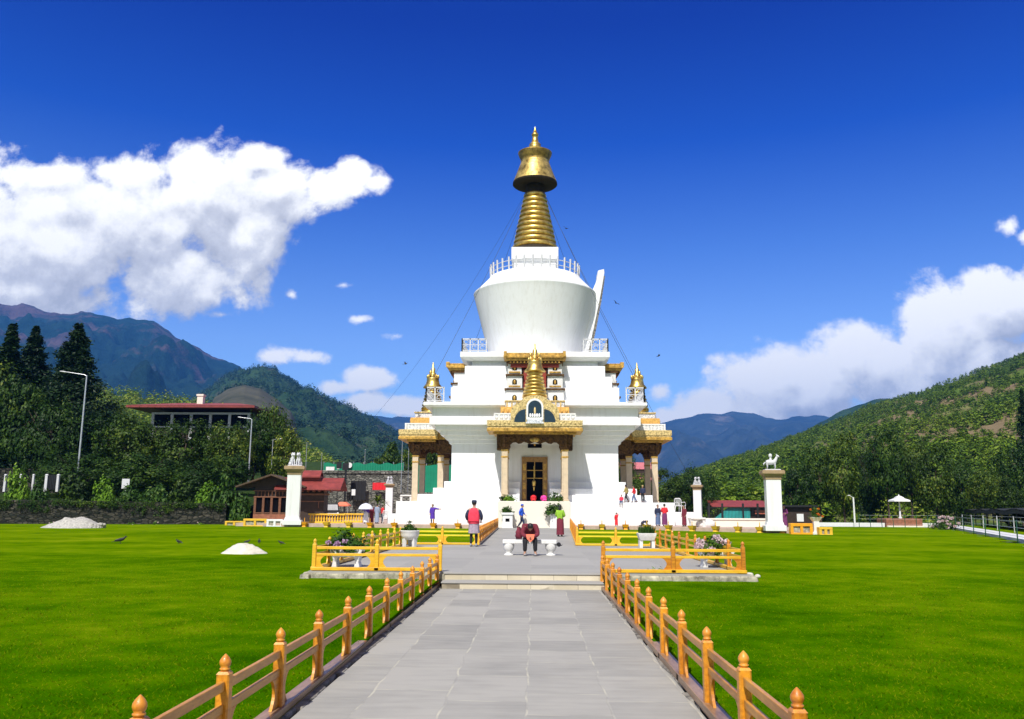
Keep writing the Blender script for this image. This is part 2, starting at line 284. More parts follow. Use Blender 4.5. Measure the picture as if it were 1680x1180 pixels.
# ------------------------------------------------------------------ mesh helpers
class MB:
    def __init__(s): s.v = []; s.f = []; s.m = []; s.mi = 0; s.X = None; s.sm = []
    def add(s, vs, fs, smooth=False):
        o = len(s.v)
        for p in vs:
            p = Vector(p); s.v.append(s.X @ p if s.X else p)
        for f in fs: s.f.append([i+o for i in f]); s.m.append(s.mi); s.sm.append(smooth)
    def box(s, x0, x1, y0, y1, z0, z1):
        s.add([(x0, y0, z0), (x1, y0, z0), (x1, y1, z0), (x0, y1, z0), (x0, y0, z1), (x1, y0, z1), (x1, y1, z1), (x0, y1, z1)],
              [(0, 3, 2, 1), (4, 5, 6, 7), (0, 1, 5, 4), (1, 2, 6, 5), (2, 3, 7, 6), (3, 0, 4, 7)])
    def sq(s, w, z0, z1, w2=None, cx=0, cy=0):
        w2 = w if w2 is None else w2
        s.add([(cx-w, cy-w, z0), (cx+w, cy-w, z0), (cx+w, cy+w, z0), (cx-w, cy+w, z0), (cx-w2, cy-w2, z1), (cx+w2, cy-w2, z1), (cx+w2, cy+w2, z1), (cx-w2, cy+w2, z1)],
              [(0, 3, 2, 1), (4, 5, 6, 7), (0, 1, 5, 4), (1, 2, 6, 5), (2, 3, 7, 6), (3, 0, 4, 7)])
    def prism(s, poly, z0, z1):
        n = len(poly); s.add([(x, y, z0) for x, y in poly]+[(x, y, z1) for x, y in poly],
                             [tuple(range(n-1, -1, -1)), tuple(range(n, 2*n))]+[(i, (i+1) % n, n+(i+1) % n, n+i) for i in range(n)])
    def panel(s, poly, y0, y1):   # polygon in x,z extruded along y
        n = len(poly); s.add([(x, y0, z) for x, z in poly]+[(x, y1, z) for x, z in poly],
                             [tuple(range(n)), tuple(range(2*n-1, n-1, -1))]+[((i+1) % n, i, n+i, n+(i+1) % n) for i in range(n)])
    def lathe(s, prof, n=24, c=(0, 0, 0), smooth=True, cap=True):
        vs = []; fs = []
        for r, z in prof:
            for i in range(n):
                a = 2*math.pi*i/n; vs.append((c[0]+r*math.cos(a), c[1]+r*math.sin(a), c[2]+z))
        for j in range(len(prof)-1):
            for i in range(n): fs.append((j*n+i, j*n+(i+1) % n, (j+1)*n+(i+1) % n, (j+1)*n+i))
        s.add(vs, fs, smooth)
        if cap:
            k = len(prof)-1
            s.add([vs[i] for i in range(n)], [tuple(range(n-1, -1, -1))]); s.add([vs[k*n+i] for i in range(n)], [tuple(range(n))])
    def tube(s, pts, rs, n=8, cap=True, smooth=True):
        pts = [Vector(p) for p in pts]
        if not isinstance(rs, (list, tuple)): rs = [rs]*len(pts)
        vs = []; fs = []
        for i, p in enumerate(pts):
            d = (pts[min(i+1, len(pts)-1)]-pts[max(i-1, 0)]).normalized()
            a = d.cross(Vector((0, 0, 1)))
            if a.length < 1e-3: a = d.cross(Vector((1, 0, 0)))
            a.normalize(); b = d.cross(a)
            for k in range(n):
                t = 2*math.pi*k/n; vs.append(p+a*(rs[i]*math.cos(t))+b*(rs[i]*math.sin(t)))
        for j in range(len(pts)-1):
            for i in range(n): fs.append((j*n+(i+1) % n, j*n+i, (j+1)*n+i, (j+1)*n+(i+1) % n))
        s.add(vs, fs, smooth)
        if cap: s.add(vs[:n], [tuple(range(n))]); s.add(vs[-n:], [tuple(range(n-1, -1, -1))])
    def ell(s, c, r, rot=None, nu=12, nv=8):
        c = Vector(c); vs = []; fs = []
        for j in range(nv+1):
            ph = -math.pi/2+math.pi*j/nv
            for i in range(nu):
                a = 2*math.pi*i/nu; p = Vector((r[0]*math.cos(ph)*math.cos(a), r[1]*math.cos(ph)*math.sin(a), r[2]*math.sin(ph)))
                if rot: p = rot @ p
                vs.append(c+p)
        for j in range(nv):
            for i in range(nu): fs.append((j*nu+i, j*nu+(i+1) % nu, (j+1)*nu+(i+1) % nu, (j+1)*nu+i))
        s.add(vs, fs, True)
    def mesh(s, name, mats):
        me = bpy.data.meshes.new(name); me.from_pydata([tuple(p) for p in s.v], [], s.f)
        for q in (mats if isinstance(mats, (list, tuple)) else [mats]): me.materials.append(q)
        me.polygons.foreach_set('material_index', s.m); me.polygons.foreach_set('use_smooth', s.sm); me.update(); return me
    def build(s, name, mats, parent=None, bevel=0, loc=None):
        return link(name, s.mesh(name, mats), parent, bevel, loc)
def link(name, me, parent=None, bevel=0, loc=None, rz=None):
    o = bpy.data.objects.new(name, me); COL.objects.link(o)
    if parent: o.parent = parent
    if loc is not None: o.location = loc
    if rz is not None: o.rotation_euler = (0, 0, rz)
    if bevel:
        b = o.modifiers.new('bevel', 'BEVEL'); b.width = bevel; b.segments = 2; b.limit_method = 'ANGLE'; b.angle_limit = rad(40)
    return o
def tag(o, label, cat, group=None):
    o['label'] = label; o['category'] = cat
    if group: o['group'] = group
    return o
def thing(name, label, cat, loc=(0, 0, 0), rz=0.0, group=None):
    o = bpy.data.objects.new(name, None); COL.objects.link(o); o.location = loc; o.rotation_euler = (0, 0, rz); o.empty_display_size = .2
    return tag(o, label, cat, group)
def struct(o, kind='structure'): o['kind'] = kind; return o
def copy_tree(o, parent=None):
    c = o.copy(); COL.objects.link(c)
    if parent: c.parent = parent
    for ch in list(o.children): copy_tree(ch, c)
    return c
def np_mesh(name, V, nper, mats, matidx=None):
    """V: (nfaces*nper,3) unshared polygons"""
    V = np.asarray(V, dtype=np.float32); n = len(V); nf = n//nper
    me = bpy.data.meshes.new(name); me.vertices.add(n); me.vertices.foreach_set('co', V.ravel())
    me.loops.add(n); me.loops.foreach_set('vertex_index', np.arange(n, dtype=np.int32))
    me.polygons.add(nf); me.polygons.foreach_set('loop_start', np.arange(0, n, nper, dtype=np.int32)); me.polygons.foreach_set('loop_total', np.full(nf, nper, dtype=np.int32))
    for q in (mats if isinstance(mats, (list, tuple)) else [mats]): me.materials.append(q)
    if matidx is not None: me.polygons.foreach_set('material_index', matidx)
    me.update(calc_edges=True); return me

# ------------------------------------------------------------------ foliage
def leaves(rng, C, spread, n, size, asp=.55, outward=None, ow=.5, clump=0.0):
    """quads: n leaves around each clump centre in C"""
    C = np.asarray(C); k = len(C)
    p = np.repeat(C, n, axis=0)+rng.normal(0, 1, (k*n, 3))*np.repeat(np.broadcast_to(np.asarray(spread, dtype=float).reshape(-1, 1), (k, 3)) if np.ndim(spread) else np.full((k, 3), spread), n, axis=0)
    nr = rng.normal(0, 1, (k*n, 3)); nr /= np.linalg.norm(nr, axis=1, keepdims=True)
    if outward is not None:
        o = p-np.asarray(outward); o /= (np.linalg.norm(o, axis=1, keepdims=True)+1e-6)
        if clump:
            oc = p-np.repeat(C, n, axis=0); oc /= (np.linalg.norm(oc, axis=1, keepdims=True)+1e-6); o = o*(1-clump)+oc*clump
        nr = nr*(1-ow)+o*ow+np.array([0, 0, .15]); nr /= np.linalg.norm(nr, axis=1, keepdims=True)
    t = np.cross(nr, rng.normal(0, 1, (k*n, 3))); t /= np.linalg.norm(t, axis=1, keepdims=True); b = np.cross(nr, t)
    s = size*rng.uniform(.6, 1.35, (k*n, 1)); a = t*s; c = b*s*asp
    return np.stack([p-a, p+c*1.0, p+a, p-c*1.0], axis=1).reshape(-1, 3)
def trunk_mb(H, r, limbs, rng, spread, top=.72):
    mb = MB(); k_ = 0 if top > .9 else 1; wob = [k_*Vector((rng.normal(0, .03)*H, rng.normal(0, .03)*H, 0)) for _ in range(4)]
    pts = [Vector((0, 0, -.5)), Vector((0, 0, .15*H))+wob[0]*.4, Vector((0, 0, .4*H))+wob[1], Vector((0, 0, top*H))+wob[2]]
    mb.tube(pts, [r*1.25, r, r*.75, r*.25], 8)
    for i in range(limbs):
        z = rng.uniform(.28, .6)*H; a = rng.uniform(0, 6.28); L = spread*rng.uniform(.5, .9)
        p0 = Vector((0, 0, z))+wob[1]*.8
        mb.tube([p0, p0+Vector((math.cos(a)*L*.5, math.sin(a)*L*.5, L*.35)), p0+Vector((math.cos(a)*L, math.sin(a)*L, L*.85))], [r*.45, r*.3, r*.1], 6)
    return mb
def broadleaf(seed, H, W, clumps=100, per=78, leaf=.20, low=.22):
    rng = np.random.default_rng(seed)
    lob = rng.normal(0, 1, (7, 3)); lob /= np.linalg.norm(lob, axis=1, keepdims=True); la = rng.uniform(-.18, .38, 7)
    C = []; sp = []
    zc = H*(1+low)/2; rz = H*(1-low)/2
    while len(C) < clumps:
        d = rng.normal(0, 1, 3); d /= np.linalg.norm(d)
        m = .82+sum(la[i]*max(0, d@lob[i])**3 for i in range(7))
        q = rng.uniform(.25, 1)**.55*m
        p = d*q*np.array([W/2, W/2, rz]); p[2] += zc
        C.append(p); sp.append(W*rng.uniform(.035, .075))
    V = leaves(rng, C, sp, per, leaf, outward=(0, 0, zc), ow=.72, clump=.6)
    return trunk_mb(H, .022*H, 6, rng, W*.4), V
def conifer(seed, H, W, leaf=.185, n=150):
    rng = np.random.default_rng(seed); C = []; sp = []
    for i in range(n):
        t = rng.uniform(.06, 1)**.9; z = H*t; a = float(rng.uniform(0, 6.28))
        env = min(1, (1-t)*1.2)**1.0*(.72+.55*(.5+mnoise.noise((math.cos(a)*1.1+seed, math.sin(a)*1.1, t*9))))+.004
        rr = W/2*env*rng.uniform(.35, 1.12); C.append((rr*math.cos(a), rr*math.sin(a), z-rr*.18)); sp.append(.012*W+.055*W*env)
    V = leaves(rng, C, sp, 66, leaf, asp=.4, outward=(0, 0, H*.35), ow=.5, clump=.6)
    return trunk_mb(H, .016*H, 4, rng, W*.25, top=.97), V
PROTO = {}
def proto(key, fn, leafm, *a, **k):
    tb, V = fn(*a, **k)
    PROTO[key] = (tb.mesh('trunk', M['bark']), np_mesh('crown', V, 4, leafm))
proto('b1', broadleaf, M['treeA'], 1, 10, 8); proto('b2', broadleaf, M['treeB'], 2, 10, 9.5, 110); proto('b3', broadleaf, M['treeA'], 3, 10, 6.5, 85)
proto('b4', broadleaf, M['treeB'], 4, 10, 7.5, 90, low=.08); proto('b5', broadleaf, M['treeA'], 5, 10, 11, 130, low=.05)
proto('c1', conifer, M['treeC'], 11, 20, 7.5, n=330); proto('c2', conifer, M['treeC'], 12, 20, 5.5, n=300); proto('c3', conifer, M['treeC'], 13, 20, 10, n=420)
SIZES = dict(b1=(10, 8), b2=(10, 9.5), b3=(10, 6.5), b4=(10, 7.5), b5=(10, 11), c1=(20, 7.5), c2=(20, 5.5), c3=(20, 10))
TN = dict(b='broadleaf_tree', c='conifer')
def tree(key, base, H, W, label, group=None, rz=None):
    o = thing(TN[key[0]], label, 'tree', base, random.uniform(0, 6.28) if rz is None else rz, group)
    sh, sw = SIZES[key]; o.scale = (W/sw, W/sw, H/sh)
    link('trunk', PROTO[key][0], o); link('crown', PROTO[key][1], o); return o
def tree_px(key, px, ytop, wpx, Y, zb, label, group=None):
    t = P(px, ytop, Y); W = wpx/FPX*(Y*1.0); return tree(key, (t.x, Y, zb), t.z-zb, W, label, group)

# ------------------------------------------------------------------ world, sun, camera
SUN = Vector((.205, .77, -1.0))
elev = math.atan2(1.0, math.hypot(SUN.x, SUN.y)); azi = math.atan2(-SUN.x, -SUN.y)
w = bpy.data.worlds.new('World'); sc.world = w; w.use_nodes = True; nt = w.node_tree; L = nt.links
bg = nt.nodes['Background']; out = nt.nodes['World Output']
sky = nd(nt, 'ShaderNodeTexSky', sky_type='NISHITA'); sky.sun_disc = False; sky.sun_elevation = elev; sky.sun_rotation = azi % (2*math.pi)
sky.altitude = 2300; sky.air_density = 1.0; sky.dust_density = .3; sky.ozone_density = 3.0
hs = nd(nt, 'ShaderNodeHueSaturation'); hs.inputs['Saturation'].default_value = 1.05; hs.inputs['Value'].default_value = 1.15
L.new(sky.outputs[0], hs.inputs['Color'])
sg_ = nd(nt, 'ShaderNodeGamma'); sg_.inputs['Gamma'].default_value = 1.12; L.new(hs.outputs[0], sg_.inputs['Color'])
stc = nd(nt, 'ShaderNodeTexCoord'); ssp = nd(nt, 'ShaderNodeSeparateXYZ'); L.new(stc.outputs['Generated'], ssp.inputs[0])
smr = nd(nt, 'ShaderNodeMapRange'); L.new(ssp.outputs['Z'], smr.inputs[0]); smr.inputs[1].default_value = .08; smr.inputs[2].default_value = .52
srp = ramp(nt, [(0, (1.15, 1.12, 1.08)), (.24, (.95, .92, 1.06)), (.48, (.48, .62, 1.02)), (.74, (.06, .26, .94)), (1, (.0, .075, .74))]); L.new(smr.outputs[0], srp.inputs['Fac'])
sm_ = nd(nt, 'ShaderNodeVectorMath', operation='MULTIPLY'); L.new(sg_.outputs[0], sm_.inputs[0]); L.new(srp.outputs['Color'], sm_.inputs[1])
L.new(sm_.outputs[0], bg.inputs['Color']); bg.inputs['Strength'].default_value = .12
# clouds: a density field over the sky's directions
tc = nd(nt, 'ShaderNodeTexCoord'); sp = nd(nt, 'ShaderNodeSeparateXYZ'); L.new(tc.outputs['Generated'], sp.inputs[0])
def mth(op, a, b=None, c=None, clamp=False):
    n = nd(nt, 'ShaderNodeMath', operation=op); n.use_clamp = clamp
    for i, x in enumerate((a, b, c)):
        if x is None: continue
        if isinstance(x, (int, float)): n.inputs[i].default_value = x
        else: L.new(x, n.inputs[i])
    return n.outputs[0]
yy = mth('MAXIMUM', sp.outputs['Y'], .02)
uu = mth('DIVIDE', sp.outputs['X'], yy); vv = mth('DIVIDE', sp.outputs['Z'], yy)
uv = nd(nt, 'ShaderNodeCombineXYZ'); L.new(uu, uv.inputs[0]); L.new(vv, uv.inputs[1])
CL = [(60, 410, 240, 135), (200, 360, 190, 118), (345, 325, 130, 96), (395, 395, 100, 86), (300, 455, 135, 64), (455, 318, 80, 62), (540, 308, 62, 36), (585, 284, 40, 26), (612, 296, 22, 16), (420, 262, 60, 30), (215, 292, 85, 46), (90, 292, 110, 30), (20, 480, 190, 70), (-150, 400, 260, 140),
      (1265, 640, 112, 84), (1170, 672, 85, 48), (1345, 645, 95, 84), (1440, 605, 110, 84), (1545, 545, 110, 92), (1640, 510, 105, 74), (1650, 620, 200, 110), (1780, 520, 140, 110), (1082, 642, 28, 30), (1110, 690, 50, 30),
      (1655, 372, 27, 25), (1690, 388, 36, 17), (448, 586, 36, 14), (509, 587, 31, 12), (590, 524, 24, 9), (648, 551, 32, 10), (478, 483, 11, 10), (603, 622, 54, 19), (550, 636, 50, 15), (600, 662, 62, 21), (665, 668, 70, 22), (362, 516, 26, 9), (565, 468, 16, 7)]
grp = bpy.data.node_groups.new('cloud_density', 'ShaderNodeTree')
grp.interface.new_socket('UV', in_out='INPUT', socket_type='NodeSocketVector'); grp.interface.new_socket('D', in_out='OUTPUT', socket_type='NodeSocketFloat')
gi = grp.nodes.new('NodeGroupInput'); go = grp.nodes.new('NodeGroupOutput')
def gm(op, a, b=None, c=None):
    n = grp.nodes.new('ShaderNodeMath'); n.operation = op
    for i, x in enumerate((a, b, c)):
        if x is None: continue
        if isinstance(x, (int, float)): n.inputs[i].default_value = x
        else: grp.links.new(x, n.inputs[i])
    return n.outputs[0]
field = None
for (cx, cy, rx, ry) in CL:
    d0, dx, dy = ray(cx, cy), ray(cx+rx, cy), ray(cx, cy-ry)
    u0, v0 = d0.x/d0.y, d0.z/d0.y; a = abs(dx.x/dx.y-u0); b = abs(dy.z/dy.y-v0)
    s1 = grp.nodes.new('ShaderNodeVectorMath'); s1.operation = 'SUBTRACT'; grp.links.new(gi.outputs[0], s1.inputs[0]); s1.inputs[1].default_value = (u0, v0, 0)
    s2 = grp.nodes.new('ShaderNodeVectorMath'); s2.operation = 'MULTIPLY'; grp.links.new(s1.outputs[0], s2.inputs[0]); s2.inputs[1].default_value = (1/a, 1/b, 0)
    s3 = grp.nodes.new('ShaderNodeVectorMath'); s3.operation = 'LENGTH'; grp.links.new(s2.outputs[0], s3.inputs[0])
    q = gm('SUBTRACT', 1.0, s3.outputs['Value']); k = min(1.0, min(rx, ry*1.6)/70)**.6
    q = gm('MULTIPLY', q, k)
    field = q if field is None else gm('SMOOTH_MAX', field, q, .12)
def gnoise(scale, det, rough, dist=0.0):
    n = grp.nodes.new('ShaderNodeTexNoise'); n.inputs['Scale'].default_value = scale; n.inputs['Detail'].default_value = det; n.inputs['Roughness'].default_value = rough; n.inputs['Distortion'].default_value = dist
    grp.links.new(gi.outputs[0], n.inputs['Vector']); return n.outputs['Fac']
wn_ = grp.nodes.new('ShaderNodeTexNoise'); wn_.inputs['Scale'].default_value = 14; wn_.inputs['Detail'].default_value = 5; grp.links.new(gi.outputs[0], wn_.inputs['Vector'])
wv_ = grp.nodes.new('ShaderNodeVectorMath'); wv_.operation = 'MULTIPLY_ADD'; grp.links.new(wn_.outputs['Color'], wv_.inputs[0]); wv_.inputs[1].default_value = (.07, .07, 0); grp.links.new(gi.outputs[0], wv_.inputs[2])
def puff(scale, amp):   # cauliflower lumps
    v = grp.nodes.new('ShaderNodeTexVoronoi'); v.feature = 'SMOOTH_F1'; v.voronoi_dimensions = '2D'; v.inputs['Scale'].default_value = scale; v.inputs['Smoothness'].default_value = .25
    grp.links.new(wv_.outputs[0], v.inputs['Vector']); return gm('MULTIPLY', gm('SUBTRACT', .42, v.outputs['Distance']), amp)
nz = gm('ADD', gm('MULTIPLY', gm('SUBTRACT', gnoise(7, 10, .66, .4), .5), 1.25), gm('ADD', puff(12, .42), puff(30, .24)))
nz2 = gm('MULTIPLY', gm('SUBTRACT', gnoise(46, 6, .66), .5), .6)
grp.links.new(gm('ADD', gm('ADD', field, nz), nz2), go.inputs[0])
def dens(vec):
    g = nd(nt, 'ShaderNodeGroup'); g.node_tree = grp; L.new(vec, g.inputs[0]); return g.outputs[0]
D1 = dens(uv.outputs[0])
def shifted(dx, dy):
    of = nd(nt, 'ShaderNodeVectorMath', operation='ADD'); L.new(uv.outputs[0], of.inputs[0]); of.inputs[1].default_value = (dx, dy, 0); return dens(of.outputs[0])
D2 = shifted(-.006, .016); D3 = shifted(-.02, .06)
def mrange(x, a, b, c=0.0, d=1.0, smooth=True):
    n = nd(nt, 'ShaderNodeMapRange'); n.interpolation_type = 'SMOOTHSTEP' if smooth else 'LINEAR'
    L.new(x, n.inputs[0]); n.inputs[1].default_value = a; n.inputs[2].default_value = b; n.inputs[3].default_value = c; n.inputs[4].default_value = d; return n.outputs[0]
mask = mth('MULTIPLY', mrange(D1, -.05, .34), mrange(sp.outputs['Y'], .05, .2))
ln = nd(nt, 'ShaderNodeTexNoise'); ln.inputs['Scale'].default_value = 7; ln.inputs['Detail'].default_value = 6; ln.inputs['Distortion'].default_value = .5; L.new(uv.outputs[0], ln.inputs['Vector'])
l1 = mth('MULTIPLY', mth('SUBTRACT', D1, D2), 1.0); l2 = mth('MULTIPLY', mth('SUBTRACT', D1, D3), .75)
lit = mth('ADD', mth('ADD', l1, l2), mth('MULTIPLY', mth('SUBTRACT', ln.outputs['Fac'], .5), 1.1))
thick = mrange(D1, .25, 1.1)
shade = mth('SUBTRACT', mrange(lit, -.72, .72, smooth=False), mth('MULTIPLY', thick, .22))
cr = ramp(nt, [(0, (.42, .425, .455)), (.32, (.57, .575, .60)), (.58, (.80, .795, .775)), (.82, (.95, .935, .90))]); L.new(shade, cr.inputs['Fac'])
cb = nd(nt, 'ShaderNodeBackground'); L.new(cr.outputs['Color'], cb.inputs['Color']); cb.inputs['Strength'].default_value = 1.32
mxs = nd(nt, 'ShaderNodeMixShader'); L.new(mask, mxs.inputs[0]); L.new(bg.outputs[0], mxs.inputs[1]); L.new(cb.outputs[0], mxs.inputs[2])
# unseen broken cloud added behind and overhead to whiten the ambient light
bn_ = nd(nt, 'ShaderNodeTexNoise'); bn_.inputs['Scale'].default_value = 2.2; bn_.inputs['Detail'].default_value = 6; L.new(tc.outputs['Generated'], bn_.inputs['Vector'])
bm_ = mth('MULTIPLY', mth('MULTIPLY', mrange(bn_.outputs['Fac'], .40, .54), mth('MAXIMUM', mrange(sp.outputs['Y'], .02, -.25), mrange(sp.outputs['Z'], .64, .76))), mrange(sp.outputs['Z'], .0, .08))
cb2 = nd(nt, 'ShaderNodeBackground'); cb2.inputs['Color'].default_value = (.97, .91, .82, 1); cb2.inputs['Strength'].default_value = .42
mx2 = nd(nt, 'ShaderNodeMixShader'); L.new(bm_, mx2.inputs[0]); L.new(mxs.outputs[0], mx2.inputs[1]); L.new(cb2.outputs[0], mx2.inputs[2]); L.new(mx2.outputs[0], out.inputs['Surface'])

sd = bpy.data.lights.new('sun', 'SUN'); sd.energy = 4.8; sd.angle = rad(.53); sd.color = (1, .965, .90)
so = bpy.data.objects.new('sun', sd); COL.objects.link(so); so.rotation_euler = SUN.to_track_quat('-Z', 'Y').to_euler(); so.location = (-20, -60, 90)
cd = bpy.data.cameras.new('camera'); co = bpy.data.objects.new('camera', cd); COL.objects.link(co)
cd.sensor_width = 36; cd.sensor_fit = 'HORIZONTAL'; cd.lens = 36*FPX/1680; cd.clip_end = 40000; cd.clip_start = .1
mw = Matrix((Rv, Uv, -Fv)).transposed().to_4x4(); mw.translation = (0, 0, EYE); co.matrix_world = mw; sc.camera = co
sc.view_settings.view_transform = 'Standard'; sc.view_settings.look = 'None'; sc.view_settings.exposure = .22; sc.view_settings.gamma = 1
sc.cycles.use_denoising = True; sc.cycles.max_bounces = 6; sc.cycles.transparent_max_bounces = 4; sc.cycles.volume_bounces = 0
sc.cycles.caustics_reflective = False; sc.cycles.caustics_refractive = False
try: sc.cycles.denoising_prefilter = 'ACCURATE'
except Exception: pass
# ------------------------------------------------------------------ the stupa
SX, SY = .11, 80.7
ST = thing('stupa', 'towering white stupa with gilded spire and four golden porches at the end of the walk', 'stupa', (SX, SY, 0))
def zz(y, R): return P(877, y, SY-R).z
def notch(w, nw=1.25, d=7.1): return [(-w, -w), (-nw, -w), (-nw, -d), (nw, -d), (nw, -w), (w, -w), (w, w), (-w, w)]
def sqp(w): return [(-w, -w), (w, -w), (w, w), (-w, w)]
def pz(name, polys, m, bevel=.03, parent=ST):
    mb = MB()
    for poly, a, b in polys: mb.prism(poly, a, b)
    return mb.build(name, m, parent, bevel)
pz('base_tier', [(sqp(11.18), .3, 2.21)], M['white'])
pz('base_tier', [(notch(9.66), 2.16, 2.81)], M['white'])
pz('base_tier', [(notch(8.52), 2.76, 3.35)], M['white'])
pz('base_tier', [(notch(7.69), 3.30, 3.92)], M['white'])
pz('main_wall', [(sqp(7.15), 2.0, 9.4)], M['white'])
mb = MB()
for i, (a, z0, z1) in enumerate(((7.42, 7.15, 7.55), (7.72, 7.5, 7.86), (8.10, 7.82, 8.26), (8.5, 8.22, 8.66))): mb.sq(a-.06, z0, z1, a)
mb.sq(8.91, 8.62, 9.26); mb.build('lower_cornice', M['white'], ST, .03)
pz('frieze_band', [(sqp(8.72), 9.2, 10.2)], M['white'])
mb = MB(); mb.sq(9.1, 10.1, 10.22, 9.4); mb.sq(9.4, 10.22, 10.5); mb.build('terrace_slab', M['white'], ST, .02)
pz('upper_tier', [(sqp(7.75), 10.45, 10.72), (sqp(7.3), 10.7, 12.03)], M['white'])
pz('upper_tier', [(sqp(6.75), 12.0, 13.08)], M['white'])
pz('upper_tier', [(sqp(6.2), 13.05, 14.12)], M['white'])
mb = MB(); mb.sq(5.6, 14.1, 14.75); mb.sq(6.05, 14.6, 14.85, 6.55); mb.sq(6.6, 14.85, 15.33); mb.build('upper_cornice', M['white'], ST, .02)
# drum, shoulder, block under the spire
mb = MB(); mb.lathe([(4.22, 15.3), (4.55, 16.7), (4.86, 17.9), (5.20, 19.2), (5.53, 20.5), (5.79, 21.5), (5.91, 21.96), (5.94, 22.03), (5.90, 22.12)], 96); mb.build('drum', M['drum'], ST)
mb = MB(); mb.lathe([(5.90, 22.10), (5.35, 22.62), (4.85, 23.14), (4.52, 23.5), (4.40, 23.68), (4.3, 23.74)], 96); mb.build('drum_shoulder', M['white'], ST)
mb = MB(); mb.sq(1.98, 23.6, 25.1); mb.sq(2.06, 24.95, 25.12, 2.22); mb.sq(2.24, 25.12, 26.3); mb.build('harmika', M['white'], ST, .03)
# spire of gilded rings
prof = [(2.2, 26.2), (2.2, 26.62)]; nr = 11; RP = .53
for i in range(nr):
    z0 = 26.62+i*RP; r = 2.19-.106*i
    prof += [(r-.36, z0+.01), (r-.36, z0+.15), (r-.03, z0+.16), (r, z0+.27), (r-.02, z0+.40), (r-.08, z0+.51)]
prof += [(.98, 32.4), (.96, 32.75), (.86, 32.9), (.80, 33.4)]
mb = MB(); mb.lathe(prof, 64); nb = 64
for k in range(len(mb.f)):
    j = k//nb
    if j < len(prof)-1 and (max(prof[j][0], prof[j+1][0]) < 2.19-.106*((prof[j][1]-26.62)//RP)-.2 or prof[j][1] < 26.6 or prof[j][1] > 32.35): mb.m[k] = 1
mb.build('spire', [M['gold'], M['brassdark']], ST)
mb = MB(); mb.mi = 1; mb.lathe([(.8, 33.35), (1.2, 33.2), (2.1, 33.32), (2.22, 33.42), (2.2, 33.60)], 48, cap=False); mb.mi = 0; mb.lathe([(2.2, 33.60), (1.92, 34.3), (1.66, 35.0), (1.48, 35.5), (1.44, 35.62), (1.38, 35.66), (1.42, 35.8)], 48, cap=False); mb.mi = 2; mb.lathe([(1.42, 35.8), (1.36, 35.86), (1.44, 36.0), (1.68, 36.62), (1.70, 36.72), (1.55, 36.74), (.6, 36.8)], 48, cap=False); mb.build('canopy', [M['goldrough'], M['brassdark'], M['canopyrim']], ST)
mb = MB(); mb.lathe([(.62, 36.76), (.62, 37.0), (.5, 37.06)], 24); mb.mi = 1
mb.lathe([(.50, 37.04), (.62, 37.2), (.64, 37.36), (.54, 37.5), (.60, 37.62), (.50, 37.76), (.36, 37.86), (.30, 38.3), (.27, 38.56), (.34, 38.6), (.34, 38.8), (.24, 38.84), (.14, 39.2), (.07, 39.42)], 24)
mb.mi = 0; mb.ell((0, 0, 39.46), (.1, .1, .12)); mb.build('finial', [M['whitepaint'], M['gold']], ST)
# railings
def railing(mb, pts, h, sp, r=.05, closed=False, panel=True, mid=True):
    pts = [Vector(p) for p in pts]
    if closed: pts = pts+[pts[0]]
    for a, b in zip(pts[:-1], pts[1:]):
        n = max(1, round((b-a).length/sp)); d = (b-a).normalized(); q = Vector((-d.y, d.x, 0))
        for i in range(n+1):
            p = a.lerp(b, i/n); mb.box(p.x-r, p.x+r, p.y-r, p.y+r, p.z-.02, p.z+h+.06)
        for z, t in ((h, .05), (.12, .035))+(((h*.55, .03),) if mid else ()):
            vs = [a+q*t, a-q*t, b-q*t, b+q*t]
            mb.add([(v.x, v.y, v.z+z-t) for v in vs]+[(v.x, v.y, v.z+z+t) for v in vs], [(0, 3, 2, 1), (4, 5, 6, 7), (0, 1, 5, 4), (1, 2, 6, 5), (2, 3, 7, 6), (3, 0, 4, 7)])
        if panel:   # ring ornaments in every bay
            for i in range(n):
                c = a.lerp(b, (i+.5)/n)
                for zc in (h*.33, h*.78):
                    k = [c+d*(.2*math.cos(t*math.pi/4))+Vector((0, 0, zc+.16*math.sin(t*math.pi/4))) for t in range(9)]
                    mb.tube(k, .028, 4, cap=False)
mb = MB(); u = 6.45
railing(mb, [(-4.3, -u, 15.33), (-u, -u, 15.33), (-u, u, 15.33), (u, u, 15.33), (u, -u, 15.33), (4.3, -u, 15.33)], 1.15, .8); mb.build('terrace_railing', M['greywhite'], ST)
mb = MB(); u = 9.2
railing(mb, [(-7.7, -u, 10.5), (-u, -u, 10.5), (-u, u, 10.5), (u, u, 10.5), (u, -u, 10.5), (7.7, -u, 10.5)], 1.25, .9); mb.build('terrace_railing', M['greywhite'], ST)
mb = MB(); n = 34
ring = [Vector((4.3*math.cos(6.2832*i/n+.05), 4.3*math.sin(6.2832*i/n+.05), 23.62)) for i in range(n)]
for p in ring: mb.tube([p, p+Vector((p.x*.012, p.y*.012, 1.3))], .085, 6)
for z in (.45, .95): mb.tube([p+Vector((0, 0, z)) for p in ring]+[ring[0]+Vector((0, 0, z))], .04, 5, cap=False)
mb.build('drum_railing', M['greywhite'], ST)
